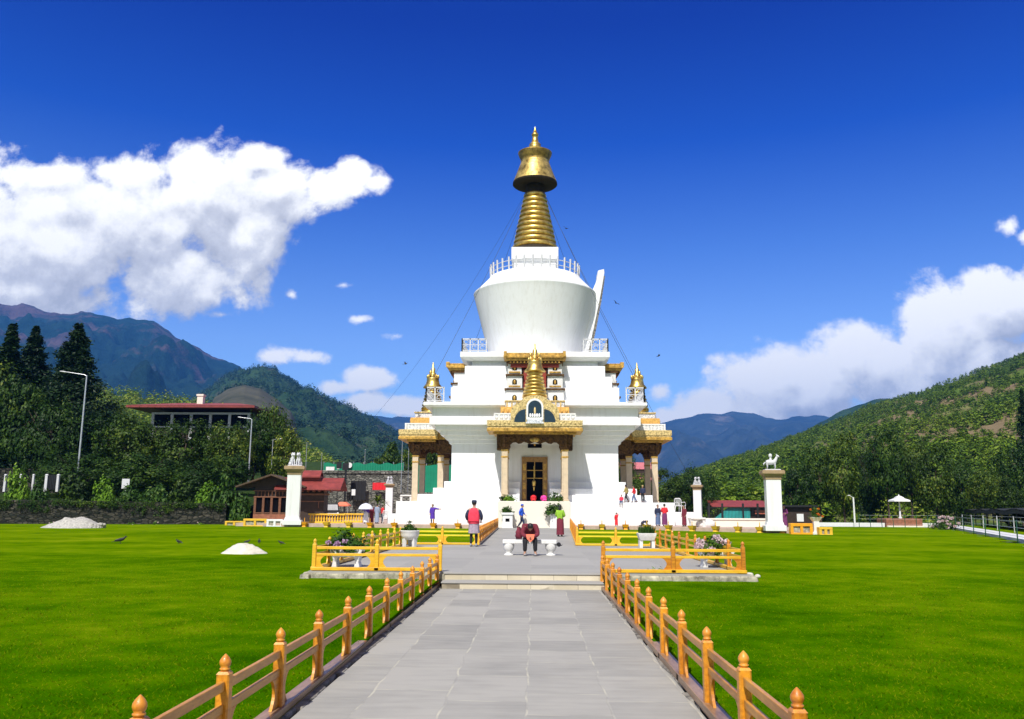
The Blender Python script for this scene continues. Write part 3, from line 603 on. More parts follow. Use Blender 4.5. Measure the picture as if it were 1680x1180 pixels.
# tall sun-window frame leaning out of the drum on its right flank
fr = bpy.data.objects.new('window_frame', None); COL.objects.link(fr); fr.parent = ST
mb = MB(); mb.panel([(3.8, 15.4), (4.7, 19), (5.2, 21.6), (5.6, 22.5), (5.98, 23.4), (6.08, 24.3), (6.66, 24.45), (6.70, 24.1), (6.48, 22.8), (6.2, 21.3), (5.62, 18.6), (5.02, 16.0)], -1.05, 1.05); mb.build('frame_slab', M['white'], fr, .04)
mb = MB(); mb.panel([(5.00, 16.0), (5.60, 18.6), (6.18, 21.3), (6.46, 22.8), (6.66, 23.8), (6.76, 23.8), (6.62, 22.8), (6.38, 21.3), (5.86, 18.6), (5.26, 16.0)], -.95, .95); mb.build('shaded_face', M['edging'], fr)  # dark panel painting in the shade on the frame's outer side

# ---- one porch, facing -Y; the other three are turned copies
PO = bpy.data.objects.new('porch', None); COL.objects.link(PO); PO.parent = ST
def column_mesh(z0):
    mb = MB(); ztop = 6.3
    mb.box(-.31, .31, -.31, .31, z0-.03, z0+.22); mb.box(-.25, .25, -.25, .25, z0+.2, ztop)
    for sx in (-1, 1):
        mb.box(sx*.2-.045, sx*.2+.045, -.275, -.24, z0+.3, ztop-.05)
    mb.mi = 1; mb.box(-.29, .29, -.29, .29, ztop-.55, ztop-.42); mb.box(-.29, .29, -.29, .29, ztop-.02, ztop+.12)
    mb.mi = 2; mb.sq(.27, ztop+.1, ztop+.45, .36); mb.sq(.40, ztop+.43, ztop+.62); mb.sq(.36, ztop+.6, 7.4, .46)
    return mb.mesh('column', [M['tan'], M['goldpaint'], M['carved']])
cm1, cm2 = column_mesh(2.21), column_mesh(2.81)
for sx in (-1, 1):
    link('column', cm1, PO, .015, (sx*2.45, -10.87, 0)); link('column', cm2, PO, .015, (sx*2.45, -8.55, 0))
def frieze(L):   # carved hanging frieze with a cusped lower edge, in x,z
    z1 = 7.83; top = [(-L, z1), (L, z1)]
    low = []
    N = 28
    for i in range(N+1):
        x = L-2*L*i/N; ax = abs(x)
        z = 6.95+.10*math.cos(ax*7.5)
        if abs(ax-2.45) < .75: z = 6.5+.55*(abs(ax-2.45)/.75)**1.3
        if ax > L-.12: z = 7.2
        low.append((x, z))
    return [(-L, z1)]+list(reversed(low))+[(L, z1)]
def add_frieze(mb, L, y0, y1, rot=None):
    poly = frieze(L); mb.X = rot; mb.panel(poly, y0, y1)
    rng = random.Random(int(L*100))
    for i in range(46):
        x = rng.uniform(-L+.2, L-.2); z = rng.uniform(7.05, 7.75)
        mb.ell((x, y0-.02, z), (rng.uniform(.06, .17), .09, rng.uniform(.05, .12)), nu=8, nv=5)
    mb.X = None
mb = MB(); add_frieze(mb, 3.1, -11.22, -10.98)
mb.mi = 1; mb.ell((0, -11.25, 7.2), (.42, .14, .2), nu=14, nv=8); mb.ell((0, -11.32, 7.22), (.2, .16, .15)); mb.build('frieze', [M['carved'], M['goldrough']], PO)
for sx in (-1, 1):
    mb = MB(); R = Matrix.Translation((0, -9.7, 0)) @ Matrix.Rotation(sx*math.pi/2, 4, 'Z') @ Matrix.Translation((0, 0, 0))
    poly = [(x*.60, z) for x, z in frieze(3.1)]; mb.X = R; mb.panel(poly, -2.62, -2.40)
    rng = random.Random(5)
    for i in range(26): mb.ell((rng.uniform(-1.6, 1.6), -2.64, rng.uniform(7.1, 7.75)), (.13, .08, .09), nu=8, nv=5)
    mb.X = None; mb.build('frieze', M['carved'], PO)
mb = MB()   # roof slab: ledge, relief fascia, soffit beams
mb.box(-3.85, 3.85, -12.32, -8.75, 7.80, 8.06); mb.box(-3.2, 3.2, -8.80, -7.1, 7.82, 8.5)
mb.box(-3.35, 3.35, -11.6, -9.0, 7.62, 7.81)
mb.mi = 1; mb.box(-3.78, 3.78, -12.24, -8.8, 8.06, 8.22); mb.box(-3.84, 3.84, -12.30, -8.76, 8.2, 8.68)
rng = random.Random(3)
for i in range(20):
    x = -3.6+i*.38; mb.ell((x, -12.30, 8.44+rng.uniform(-.05, .05)), (.1, .05, .13), nu=8, nv=5)
mb.build('porch_roof', [M['goldpaint'], M['goldpale']], PO, .02)
mb = MB()   # painted brackets where the porch meets the wall
for sx in (-1, 1):
    for i in range(4): mb.box(sx*2.7-.5, sx*2.7+.5, -8.7+i*.12, -7.1, 7.42-i*.28, 7.74-i*.28)
    mb.build('wall_bracket', M['carved'], PO); mb = MB()
for sx in (-1, 1):   # balustrade of painted tiles
    mb = MB(); x0, x1 = (1.75, 3.28) if sx > 0 else (-3.28, -1.75)
    mb.mi = 1; mb.box(x0, x1, -11.78, -11.70, 8.7, 9.22); mb.mi = 0
    mb.box(x0-.03, x1+.03, -11.83, -11.65, 9.18, 9.3)
    for i in range(5): xx = x0+(x1-x0)*i/4; mb.box(xx-.06, xx+.06, -11.82, -11.66, 8.66, 9.2)
    for k in range(4): xx = x0+(x1-x0)*(k+.5)/4; mb.ell((xx, -11.79, 8.95), (.11, .04, .15), nu=10, nv=6)
    xs = sx*3.24; mb.mi = 1; mb.box(xs-.035, xs+.035, -11.64, -8.9, 8.7, 9.2); mb.mi = 0; mb.box(xs-.08, xs+.08, -11.64, -8.9, 9.18, 9.3)
    for i in range(9): yy2 = -11.5+i*.31; mb.box(xs-.07, xs+.07, yy2-.05, yy2+.05, 8.66, 9.2)
    mb.build('balustrade', [M['whitepaint'], M['bluetile']], PO)
mb = MB(); mb.box(-2.85, 2.85, -11.45, -8.3, 8.6, 9.25)
mb.mi = 1; mb.box(-2.8, 2.8, -11.4, -8.3, 9.25, 9.86)
for i in range(14): mb.ell((-2.6+i*.4, -11.41, 9.56), (.13, .06, .19), nu=8, nv=6)
mb.mi = 2; mb.box(-2.42, 2.42, -11.05, -8.3, 9.86, 10.34); mb.mi = 0; mb.box(-2.5, 2.5, -11.12, -8.3, 10.32, 10.44)
for i in range(12): mb.box(-2.35+i*.4, -2.22+i*.4, -11.09, -11.0, 9.9, 10.33)
mb.build('roof_tier', [M['goldpale'], M['orangepanel'], M['bluetile']], PO, .015)
# arched niche: pale surround with hollow central arch and two quarter-round windows
def arch(x0, x1, z0, zs, n=10):
    c = (x0+x1)/2; r = (x1-x0)/2
    return [(x0, z0), (x1, z0)]+[(c+r*math.cos(math.pi*i/n), zs+r*1.0*math.sin(math.pi*i/n)) for i in range(n+1)]
ni = MB()
outl = [(-1.95, 8.2), (1.95, 8.2), (1.95, 9.3)]+[(1.95*math.cos(t)**1.0, 9.3+1.05*math.sin(t)**.9) if math.cos(t) > .55 else (1.06*math.cos(t)/.55, 10.2+.52*(1-(math.cos(t)/.55)**2)**.5) for t in [math.pi*i/40 for i in range(1, 20)]]
right = outl[2:]; left = [(-x, z) for x, z in reversed(right)]
ni.panel([(-1.95, 8.2), (1.95, 8.2)]+right+left, -12.33, -12.16)
ni.mi = 1; ni.panel(arch(-.68, .68, 8.72, 9.75), -12.46, -12.30)
ni.mi = 2; ni.panel(arch(-.54, .54, 8.92, 9.72), -12.475, -12.4)
for sx in (-1, 1):
    q = [(sx*.74, 8.52), (sx*1.66, 8.52)]+[(sx*(.74+.92*math.cos(math.pi/2*i/8)), 8.52+1.05*math.sin(math.pi/2*i/8)) for i in range(1, 9)]
    ni.panel(q if sx > 0 else list(reversed(q)), -12.345, -12.2)
ni.mi = 3; ni.box(-.62, .62, -12.5, -12.3, 8.5, 8.74); ni.box(-.72, .72, -12.54, -12.3, 8.4, 8.52)
ni.mi = 1
for i in range(5): ni.ell((-.36+i*.18, -12.49, 9.06), (.075, .05, .16), nu=8, nv=6)
ni.mi = 0; ni.ell((0, -12.49, 9.42), (.08, .05, .32), nu=8, nv=6)
ni.build('arched_niche', [M['goldpale'], M['whitepaint'], M['niche'], M['bluetile']], PO, .01)
mb = MB(); cy = -9.75   # gilded miniature stupa on the porch roof
z0 = 10.4
mb.lathe([(1.15, z0), (1.15, z0+.2), (1.02, z0+.26), (1.02, z0+.42), (1.1, z0+.46)], 32, (0, cy, 0))
pf = []
for i in range(7):
    r = 1.04-.062*i; z = z0+.46+i*.3; pf += [(r-.1, z), (r-.1, z+.06), (r, z+.09), (r, z+.2), (r-.05, z+.27)]
mb.lathe(pf+[(.56, z0+2.6)], 32, (0, cy, 0))
zt = z0+2.56
mb.lathe([(.55, zt), (.88, zt+.02), (.9, zt+.12), (.66, zt+.4), (.56, zt+.85), (.60, zt+.95), (.5, zt+1.0), (.3, zt+1.05), (.34, zt+1.25), (.28, zt+1.45), (.2, zt+1.5), (.2, zt+1.9), (.1, zt+2.0), (.06, zt+2.4), (.0, zt+2.55)], 28, (0, cy, 0))
for i in range(8):
    a = math.pi/4*i; mb.ell((.5*math.cos(a), cy+.5*math.sin(a), zt+1.08), (.12, .12, .24), nu=8, nv=6)
for sx in (-1, 1): mb.ell((sx*.36, cy-.2, zt+1.42), (.11, .12, .26), nu=8, nv=6)
mb.build('miniature_stupa', M['gold'], PO)
# gate frame on the upper tiers behind the miniature stupa
mb = MB()
for sx in (-1, 1):
    xc = sx*1.75
    for k, (za, zb, ww) in enumerate(((10.5, 11.75, .74), (11.9, 13.0, .66), (13.15, 14.1, .6))):
        mb.mi = 0; mb.box(xc-ww, xc+ww, -7.75+k*.12, -6.1, za, zb)
        mb.mi = 1; mb.sq(ww+.12, zb-.02, zb+.16, ww+.04, cx=xc, cy=-7.05+k*.1) if False else mb.box(xc-ww-.12, xc+ww+.12, -7.92+k*.12, -6.1, zb, zb+.15)
        mb.mi = 2; mb.panel(arch(xc-.2, xc+.2, za+.35, za+.62, 6), -7.765+k*.12, -7.7+k*.12)
        mb.mi = 3; mb.ell((xc, -7.78+k*.12, za+.55), (.1, .06, .2), nu=8, nv=6); mb.box(xc-.5, xc+.5, -7.79+k*.12, -7.6, za+.12, za+.26)
mb.mi = 4; mb.box(-.98, .98, -7.42, -6.1, 10.5, 13.6)
mb.build('gate_pillar', [M['marble'], M['carved'], M['black'], M['goldpaint'], M['redwood']], PO, .01)
mb = MB()
for k, (hw, z0, z1, r) in enumerate(((2.1, 13.75, 14.05, -7.65), (2.3, 14.05, 14.3, -7.85), (2.5, 14.3, 14.52, -8.0))):
    mb.mi = (1, 2, 0)[k]; mb.box(-hw, hw, r, -6.0, z0, z1)
    if k == 1:
        for i in range(15): mb.mi = 0; mb.ell((-2.1+i*.3, r-.02, (z0+z1)/2), (.09, .06, .09), nu=7, nv=5)
mb.mi = 0; mb.box(-2.7, 2.7, -8.15, -6.0, 14.52, 14.74); mb.box(-2.55, 2.55, -8.05, -6.0, 14.74, 14.96)
for sx in (-1, 1): mb.box(sx*2.55-.12, sx*2.55+.12, -8.25, -7.9, 14.6, 15.08)
mb.build('gate_lintel', [M['goldpaint'], M['redwood'], M['carved']], PO, .015)
for k in (1, 2, 3):
    c = copy_tree(PO, ST); c.rotation_euler = (0, 0, k*math.pi/2)
    if k != 2:   # the flank porches have a plain tiled parapet where the front one has its arch
        for ch in list(c.children):
            if ch.name.startswith('arched_niche'): bpy.data.objects.remove(ch)
        pm2 = MB(); pm2.box(-1.75, 1.75, -11.78, -11.70, 8.7, 9.22); pm2.mi = 1; pm2.box(-1.78, 1.78, -11.83, -11.65, 9.18, 9.3); pm2.build('balustrade', [M['bluetile'], M['whitepaint']], c)
# door in the front wall
dz = zz(750, 7.2); dr = bpy.data.objects.new('door', None); COL.objects.link(dr); dr.parent = ST
mb = MB()
mb.box(-1.1, -.68, -7.36, -7.1, 2.2, dz); mb.box(.68, 1.1, -7.36, -7.1, 2.2, dz); mb.box(-.68, .68, -7.36, -7.1, dz-.42, dz)
mb.mi = 1; mb.box(-.035, .035, -7.33, -7.1, 4.2, dz-.42); mb.box(-.68, .68, -7.325, -7.1, 4.86, 4.93); mb.box(-.68, .68, -7.325, -7.1, 4.2, 4.26)
for i in range(4):
    for sx in (-1, 1): mb.box(sx*.89-.13, sx*.89+.13, -7.385, -7.3, 2.5+i*.8, 3.05+i*.8)
mb.build('door_frame', [M['door'], M['goldpaint']], dr, .01)
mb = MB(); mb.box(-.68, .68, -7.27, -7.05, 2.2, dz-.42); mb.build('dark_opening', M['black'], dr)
mb = MB(); mb.box(-.6, .6, -7.28, -7.1, zz(735, 7.2), zz(722.5, 7.2)); mb.mi = 1; mb.ell((0, -7.3, zz(729, 7.2)), (.09, .04, .16)); mb.build('plaque', [M['black'], M['goldpaint']], ST)
# cream landing block in front of the porch
pz('front_landing', [([(-2.55, -20.7), (2.45, -20.7), (2.45, -11.1), (-2.55, -11.1)], .2, 2.19)], M['cream'])

def curve_wire(name, label, a, b, r, sag=.0, group=None):
    a, b = Vector(a), Vector(b); mb = MB(); n = 12
    mb.tube([a.lerp(b, i/n)-Vector((0, 0, sag*4*(i/n)*(1-i/n))) for i in range(n+1)], r, 5)
    return tag(mb.build(name, M['wire']), label, 'guy wire', group)
nk = lambda x, y: (SX+x, SY+y, 32.6)
GW = 'guy wires of the spire'
curve_wire('guy_wire', 'dark guy wire from the spire across the drum to the front right terrace corner', nk(.7, -.7), (SX+9.1, SY-9.1, 11.7), .016, .3, GW)
curve_wire('guy_wire', 'dark guy wire from the spire across the drum to the front left terrace corner', nk(-.7, -.7), (SX-9.1, SY-9.1, 11.7), .016, .3, GW)
curve_wire('guy_wire', 'dark guy wire behind the drum down to the rear right terrace corner', nk(.7, .7), (SX+9.1, SY+9.1, 11.7), .016, .3, GW)
curve_wire('guy_wire', 'dark guy wire behind the drum down to the rear left terrace corner', nk(-.7, .7), (SX-9.1, SY+9.1, 11.7), .016, .3, GW)
p = P(1125, 770, 92); curve_wire('guy_wire', 'long thin wire from the spire out to the round trees right of the stupa', nk(.9, 0), p, .018, 1.0, GW)
p = P(600, 700, 92); curve_wire('guy_wire', 'long faint wire from the spire far out over the lawn on the pavilion side', nk(-.9, 0), p, .010, 1.5, GW)
# lamp hanging in the doorway
mb = MB(); mb.tube([(0, 0, .0), (0, 0, -1.2)], .025, 6); mb.lathe([(.08, -1.72), (.15, -1.66), (.17, -1.36), (.14, -1.26), (.04, -1.2)], 14); mb.lathe([(.02, -2.1), (.05, -1.95), (.1, -1.78)], 10)
tag(mb.build('hanging_lamp', M['gold'], loc=(SX-.06, SY-7.6, 5.25)), 'gold lamp hanging on a rod in the dark stupa doorway', 'lamp')

# ------------------------------------------------------------------ ground
mb = MB(); mb.add([(-9000, -400, -.06), (9000, -400, -.06), (9000, 9000, -.06), (-9000, 9000, -.06)], [(0, 1, 2, 3)])
M['ground'] = hill_mat('valley_ground', (.03, .07, .012), (.07, .10, .025), (.20, .17, .11), .02, .62, .3, .3)
struct(mb.build('ground', M['ground']))
# lawn, with its boundary following the walls
RB = [G(1540, 866), G(1680, 895)]
dRB = (RB[1]-RB[0])
RBn = RB[1]+dRB*.6
def in_lawn(x, y):
    if -2.03 < x < 1.49 and y < 19.39: return False
    if y > RBn.y:
        t = (y-RBn.y)/(RB[0].y-RBn.y); lim = RBn.x+(RB[0].x-RBn.x)*t if y < RB[0].y else RB[0].x
        return x < lim+.05
    return x < RBn.x+12
xs = sorted(set([-60+2.0*i for i in range(54)]+[-2.03, 1.49, RBn.x])); ys = sorted(set([-30+3*i for i in range(11)]+[1+.9*i for i in range(21)]+[19.39]+[20+2*i for i in range(33)]))
mb = MB(); vs = [(x, y, lawn_z(y)) for y in ys for x in xs]; fs = []; nX = len(xs)
for j in range(len(ys)-1):
    for i in range(nX-1):
        if in_lawn((xs[i]+xs[i+1])/2, (ys[j]+ys[j+1])/2): fs.append((j*nX+i, j*nX+i+1, (j+1)*nX+i+1, (j+1)*nX+i))
mb.add(vs, fs, True); struct(mb.build('lawn', M['lawn']))
PXL, PXR = -1.96, 1.42
mb = MB(); mb.box(PXL, PXR, -6, 18.62, -.2, .012); struct(mb.build('path', M['slab']))
for i, (y0, y1, z) in enumerate(((18.62, 19.25, .15), (19.25, 19.42, .296))):
    mb = MB(); mb.box(PXL+.02, PXR+.1, y0, y1, -.1, z-.03); mb.mi = 1; mb.box(PXL+.0, PXR+.12, y0-.02, y1+.02, z-.03, z)
    struct(mb.build('step', [M['riser'], M['plaza']], bevel=.008))
PLX0, PLX1, PLY0, PLY1 = -5.0, 4.76, 19.40, 33.6
mb = MB(); mb.box(PLX0, PLX1, PLY0, PLY1, .05, .30); struct(mb.build('plaza', M['plaza']))
mb = MB(); mb.add([(-2.35, 33.6, .298), (1.95, 33.6, .298), (2.6, 68, .40), (-2.5, 68, .40)], [(0, 1, 2, 3)]); struct(mb.build('upper_walk', M['plaza']))
rng = np.random.default_rng(5)
def stones(name, a, b, dep, h, label, sm='kerb'):
    a, b = Vector(a), Vector(b); L_ = (b-a).length; d = (b-a)/L_; q = Vector((-d.y, d.x, 0)); mb = MB(); t = 0
    while t < L_:
        l = rng.uniform(.25, .6); c = a+d*(t+l/2)+q*rng.uniform(-.03, .05)
        hh = h*rng.uniform(.85, 1.08); k = MB(); k.sq(1, -1, 1, .86)
        R = Matrix.Translation((c.x, c.y, a.z+hh*.42)) @ Matrix.Rotation(math.atan2(d.y, d.x)+rng.normal(0, .05), 4, 'Z') @ Matrix.Diagonal((l*.54, dep*rng.uniform(.85, 1.15), hh*.58, 1))
        mb.X = R; mb.add(k.v, k.f); mb.X = None; t += l*.96
    o = mb.build(name, M[sm], bevel=.035 if sm == 'kerb' else .015); return struct(o)
stones('plaza_kerb', (-5.08, 19.38, .1), (-1.98, 19.38, .1), .10, .17, '')
stones('plaza_kerb', (1.62, 19.38, .1), (4.9, 19.38, .1), .10, .17, '')
stones('plaza_kerb', (-5.06, 33.4, .1), (-5.06, 19.5, .1), .10, .17, '')
stones('plaza_kerb', (4.82, 19.5, .1), (4.82, 33.4, .1), .10, .17, '')
stones('path_edging', (-2.03, 2.5, -.02), (-2.03, 18.6, -.02), .06, .045, '', 'edging')
stones('path_edging', (1.49, 2.5, -.02), (1.49, 18.6, -.02), .06, .045, '', 'edging')
# paved terrace round the stupa
def edge_pt(px, py): return G(px, py)
TE = [(-24, 69.5), (-14, 67.6), (-2.5, 66.4), (2.6, 66.4), (8.2, 66.2), (13.2, 61.8), (19.5, 57.2), (19.7, 58.2), (19.7, 112), (-24, 112)]
mb = MB(); mb.prism(TE, -.1, .40); struct(mb.build('terrace', M['terrace']))
# ------------------------------------------------------------------ grass blades near the eye (uncountable: one object)
rng = np.random.default_rng(2); NB = 210000
Y = 3.2*(30/3.2)**(rng.uniform(0, 1, NB)**1.15); X = rng.uniform(-1, 1, NB)*(Y*.68+1.2)
ok = ((X < -2.12) | (X > 1.6)) & ~((X > -5.25) & (X < 5.0) & (Y > 19.2))
X, Y = X[ok], Y[ok]; n = len(X); h = rng.uniform(.008, .024, n)*(1+.3*np.sin(X*1.3+Y*.9)*np.sin(Y*1.7-X*.6))*np.clip((31-Y)/14, .1, 1); a = rng.uniform(0, 6.28, n); wd = rng.uniform(.003, .006, n)*(1+Y/10)
lx, ly = rng.normal(0, .022, n), rng.normal(0, .022, n); dx, dy = np.cos(a)*wd, np.sin(a)*wd
tz = np.clip((Y-3)/15, 0, 1); Z0 = .15*tz*tz*(3-2*tz)
V = np.stack([np.stack([X-dx, Y-dy, Z0-.004], 1), np.stack([X+dx, Y+dy, Z0-.004], 1), np.stack([X+lx, Y+ly, Z0+h], 1)], 1).reshape(-1, 3)
o = link('grass', np_mesh('grass', V, 3, M['blade'])); struct(o, 'stuff'); tag(o, 'short bright green grass blades of the mown lawn beside the path', 'grass')
# ------------------------------------------------------------------ wooden fences
def post_mesh():
    mb = MB(); w = .045
    c = .012
    oct_ = [(-w+c, -w), (w-c, -w), (w, -w+c), (w, w-c), (w-c, w), (-w+c, w), (-w, w-c), (-w, -w+c)]
    mb.prism(oct_, 0, .495); mb.sq(w, .495, .512, w*.72); return mb
PM = {}
def fence_meshes(kind):
    if kind in PM: return PM[kind]
    wood, rail, sill = dict(long=(M['wood'], M['railwood'], M['sillwood']), front=(M['woodyellow'], M['woodyellow'], M['woodyellow']), orange=(M['wood'], M['woodyellow'], M['woodyellow']), back=(M['woodyellow'], M['backfence'], M['woodyellow']))[kind]
    a = post_mesh().mesh('post', wood)
    mb = MB(); mb.lathe([(.028, .505), (.028, .518), (.036, .523), (.036, .531), (.027, .537), (.036, .551), (.040, .568), (.037, .584), (.025, .603), (.011, .618), (.003, .626)], 14)
    PM[kind] = (a, mb.mesh('finial', M['finial'] if kind in ('long', 'orange') else wood), rail, sill, wood); return PM[kind]
def fence(label, A, B, n, kind='long', z0=.085, group=None, ends=(True, True)):
    """posts at A .. B in n spans, rails between, shaped brackets beside the posts, sill along the foot"""
    A, B = Vector(A), Vector(B); d = B-A; Ln = math.hypot(d.x, d.y); s = Ln/n; rz = math.atan2(d.y, d.x); slope = d.z/Ln
    f = thing('wooden_fence', label, 'fence', A, rz, group)
    pm, fm, rail, sill, wood = fence_meshes(kind)
    def z(x): return slope*x
    mb = MB(); mb.box(-.05, s+.05, -.065, .065, .015, z0); sm = mb.mesh('sill', sill)
    mb = MB(); mb.box(.05, s-.05, -.017, .017, .470, .535); r1 = mb.mesh('rail', rail)
    mb = MB(); mb.box(.05, s-.05, -.017, .017, .325, .385); r2 = mb.mesh('rail', rail)
    k = 10
    def br(sg, x0):   # board beside a post with a concave edge
        pts = [(x0, z0), (x0+sg*.17, z0)]+[(x0+sg*(.17-.075*math.sin(math.pi*i/k)), z0+(.323-z0)*i/k) for i in range(1, k)]+[(x0+sg*.19, .323), (x0, .323)]
        if sg < 0: pts = list(reversed(pts))
        m2 = MB(); m2.panel(pts, -.012, .012); return m2.mesh('bracket', wood)
    b1, b2 = br(1, .048), br(-1, s-.048)
    for i in range(n+1):
        if (i == 0 and not ends[0]) or (i == n and not ends[1]): continue
        tl = random.uniform(-.012, .012)
        p = link('post', pm, f, 0, (i*s, 0, z0+z(i*s)-.005)); p.rotation_euler = (tl, random.uniform(-.012, .012), 0); link('finial', fm, p)
    for i in range(n):
        for me in (sm, r1, r2, b1, b2):
            o = link(me.name.split('.')[0], me, f, .006 if me in (sm, r1, r2) else 0, (i*s, 0, z(i*s)))
            o.rotation_euler = (0, -math.atan(slope), 0)
            if me is sm: o.location.z += random.uniform(-.004, .004)
    return f
XL, XR = -2.10, 1.50; S_ = 1.268
fence('long brown varnished fence along the lawn on the pavilion side of the stone path', (XL, 2.15, 0), (XL, 19.1, 0), 13, 'long')
fence('long orange varnished fence on the sunlit side of the stone path opposite the brown one', (XR, 2.61, 0), (XR, 19.1, 0), 13, 'long')
fence('yellow wooden fence before the big dark flowering bush and round white planter', (-4.90, 19.46, .30), (-2.08, 19.46, .30), 2, 'front')
fence('orange yellow fence before the pale pink hydrangea and square white planter', (1.55, 19.46, .30), (4.64, 19.46, .30), 2, 'orange')
fence('yellow fence running back beside the big dark flowering bush', (-4.90, 19.46, .30), (-4.90, 33.4, .30), 10, 'front', ends=(False, True))
fence('orange fence running back beside the pale pink hydrangea', (4.64, 19.46, .30), (4.64, 33.4, .30), 10, 'orange', ends=(False, True))
fence('bright yellow rail fence across the lawn behind the round white planter', (-4.90, 33.5, .30), (-2.12, 33.5, .30), 2, 'back', ends=(False, True))
fence('bright yellow rail fence across the lawn behind the square white planter', (1.68, 33.5, .30), (4.64, 33.5, .30), 2, 'back', ends=(True, False))
fence('narrow brown fence leading from the man in the red jacket up to the stupa', (-2.12, 33.5, .30), (-2.4, 58.5, .36), 18, 'long', ends=(False, True))
fence('narrow orange fence leading from the rail fence corner past the woman in green shawl', (1.68, 33.5, .30), (2.5, 58.5, .36), 18, 'orange', ends=(False, True))

# ------------------------------------------------------------------ bench, planters, flowers
bn = thing('bench', 'white cement bench on goblet legs with a bowed man sitting on it', 'bench', (*G(869, 911, .30).xy, .30))
BX, BY = bn.location.x, bn.location.y
mb = MB(); mb.prism([(-.80, -.17), (.80, -.17), (.82, -.15), (.82, .15), (.80, .17), (-.80, .17), (-.82, .15), (-.82, -.15)], .345, .46); mb.build('seat', M['marble'], bn, .02)
for sx in (-1, 1):
    mb = MB(); mb.lathe([(.14, 0), (.14, .03), (.09, .05), (.085, .08), (.13, .14), (.165, .21), (.175, .30), (.17, .35)], 20); mb.build('leg', M['marble'], bn, 0, (sx*.64, 0, 0))
mb = MB(); mb.tube([(0, -.12, 0), (0, .14, 0)], [.062, .066], 14); mb.tube([(0, -.12, .0), (.05, -.18, -.03), (.1, -.12, 0)], .012, 6)
tag(mb.build('rolled_bag', M['blackcloth'], loc=(BX+.885, BY, .62)), 'dark rolled bag at the end of the white bench', 'bag')

def bush_mesh(seed, rx, rz, n, leaf, lm, stems=True, flowers=None, nf=0, fr=.07, per=16, fm=None):
    rng = np.random.default_rng(seed); C = []
    for i in range(n):
        d = rng.normal(0, 1, 3); d /= np.linalg.norm(d); d[2] = abs(d[2])*1.15-.15
        C.append(d*np.array([rx, rx, rz])*rng.uniform(.35, 1.0)*(1+.18*math.sin(5*d[0]+seed)))
    V = leaves(rng, C, rx*.13, per, leaf, asp=.6, outward=(0, 0, -rz*.3), ow=.55)
    res = [np_mesh('foliage', V, 4, lm)]
    if nf:
        for i in range(nf):
            d = rng.normal(0, 1, 3); d /= np.linalg.norm(d); d[2] = abs(d[2]); d[1] -= .35; d /= np.linalg.norm(d)
            c = d*np.array([rx, rx, rz])*1.02; k = rng.normal(0, 1, (70, 3)); k /= np.linalg.norm(k, axis=1, keepdims=True); k[:, 2] *= .75
            res.append(np_mesh('flower_head', leaves(rng, [c+q*fr*rng.uniform(.75, 1.3) for q in k], .004, 1, fr*.34, asp=.9), 4, fm))
    return res
def planter_round(label, loc, r, h, mats=None, seg=28):
    t = thing('planter', label, 'planter', loc); m = M['marble']
    mb = MB(); hb = h*.46
    mb.lathe([(r*.62, hb-.02), (r*.86, hb+.06), (r*.98, h*.72), (r, h*.93), (r*1.03, h*.95), (r*1.03, h), (r*.9, h), (r*.88, h-.05), (.01, h-.05)], seg, cap=False); mb.build('bowl', m, t)
    for i in range(3):
        a = rad(-90+60+120*i)
        mb = MB(); mb.panel([(-.07, 0), (.07, 0), (.09, hb*.6), (.11, hb+.06), (-.11, hb+.06), (-.09, hb*.6)], -.055, .055)
        mb.build('leg', m, t, .012, (r*.62*math.cos(a), r*.62*math.sin(a), 0), a+math.pi/2) if False else link('leg', mb.mesh('leg', m), t, .012, (r*.62*math.cos(a), r*.62*math.sin(a), 0), a+math.pi/2)
    mb = MB(); mb.lathe([(.01, h-.06), (r*.885, h-.06)], seg, cap=False); mb.build('soil', M['soil'], t); return t
def planter_trough(label, loc, L_, h, wd=.42, rz=0):
    t = thing('planter', label, 'planter', loc, rz); m = M['marble']; a = L_/2; z1 = h*.55
    mb = MB()
    pts = [(-a, h), (-a*1.0, h*.88), (-a*.88, h*.68), (-a*.7, z1), (a*.7, z1), (a*.88, h*.68), (a, h*.88), (a, h)]
    mb.panel(list(reversed(pts)) if False else [(x, z) for x, z in pts], -wd/2, wd/2); mb.build('trough', m, t, .02)
    for sx in (-1, 1):
        mb = MB(); x0, x1 = sx*a*.48, sx*a*.86; q = [(x0, z1+.03), (x0+sx*.04, z1*.6), (x0+sx*.02, 0), (x1, 0), (x1-sx*.03, z1*.5), (x1+sx*.0, z1+.03)]
        mb.panel(q if sx > 0 else list(reversed(q)), -wd*.42, wd*.42); mb.build('leg', m, t, .012)
    return t
def plant(name, label, cat, loc, meshes, group=None, rz=0):
    t = thing(name, label, cat, loc, rz, group)
    for me in meshes: link(me.name.split('.')[0], me, t)
    return t
g = G(569, 930, .30); planter_trough('low white cement trough under the big dark flowering bush', g, .78, .43)
plant('flowering_bush', 'big dark green bush with a few mauve blooms in a white trough', 'bush', (g.x-.04, g.y, .74), bush_mesh(3, .46, .40, 85, .045, M['bushleaf'], flowers=1, nf=5, fr=.055, fm=M['petalmauve']))
g = G(672, 897, .30); planter_round('round three legged white cement planter in front of the bright yellow fence', g, .34, .58)
plant('shrub', 'small leafy green shrub in the round three legged white planter', 'shrub', (g.x-.02, g.y, .86), bush_mesh(8, .30, .30, 60, .035, M['bushleaf']))
g = G(1175, 931, .30); planter_trough('low white cement trough under the pale pink hydrangea', g, .86, .43)
plant('hydrangea', 'hydrangea with big pale pink flower heads in a white trough', 'hydrangea', (g.x-.02, g.y, .72), bush_mesh(5, .44, .30, 75, .045, M['bushleaf'], flowers=1, nf=11, fr=.085, fm=M['petal']))
g = G(1061, 899, .30)
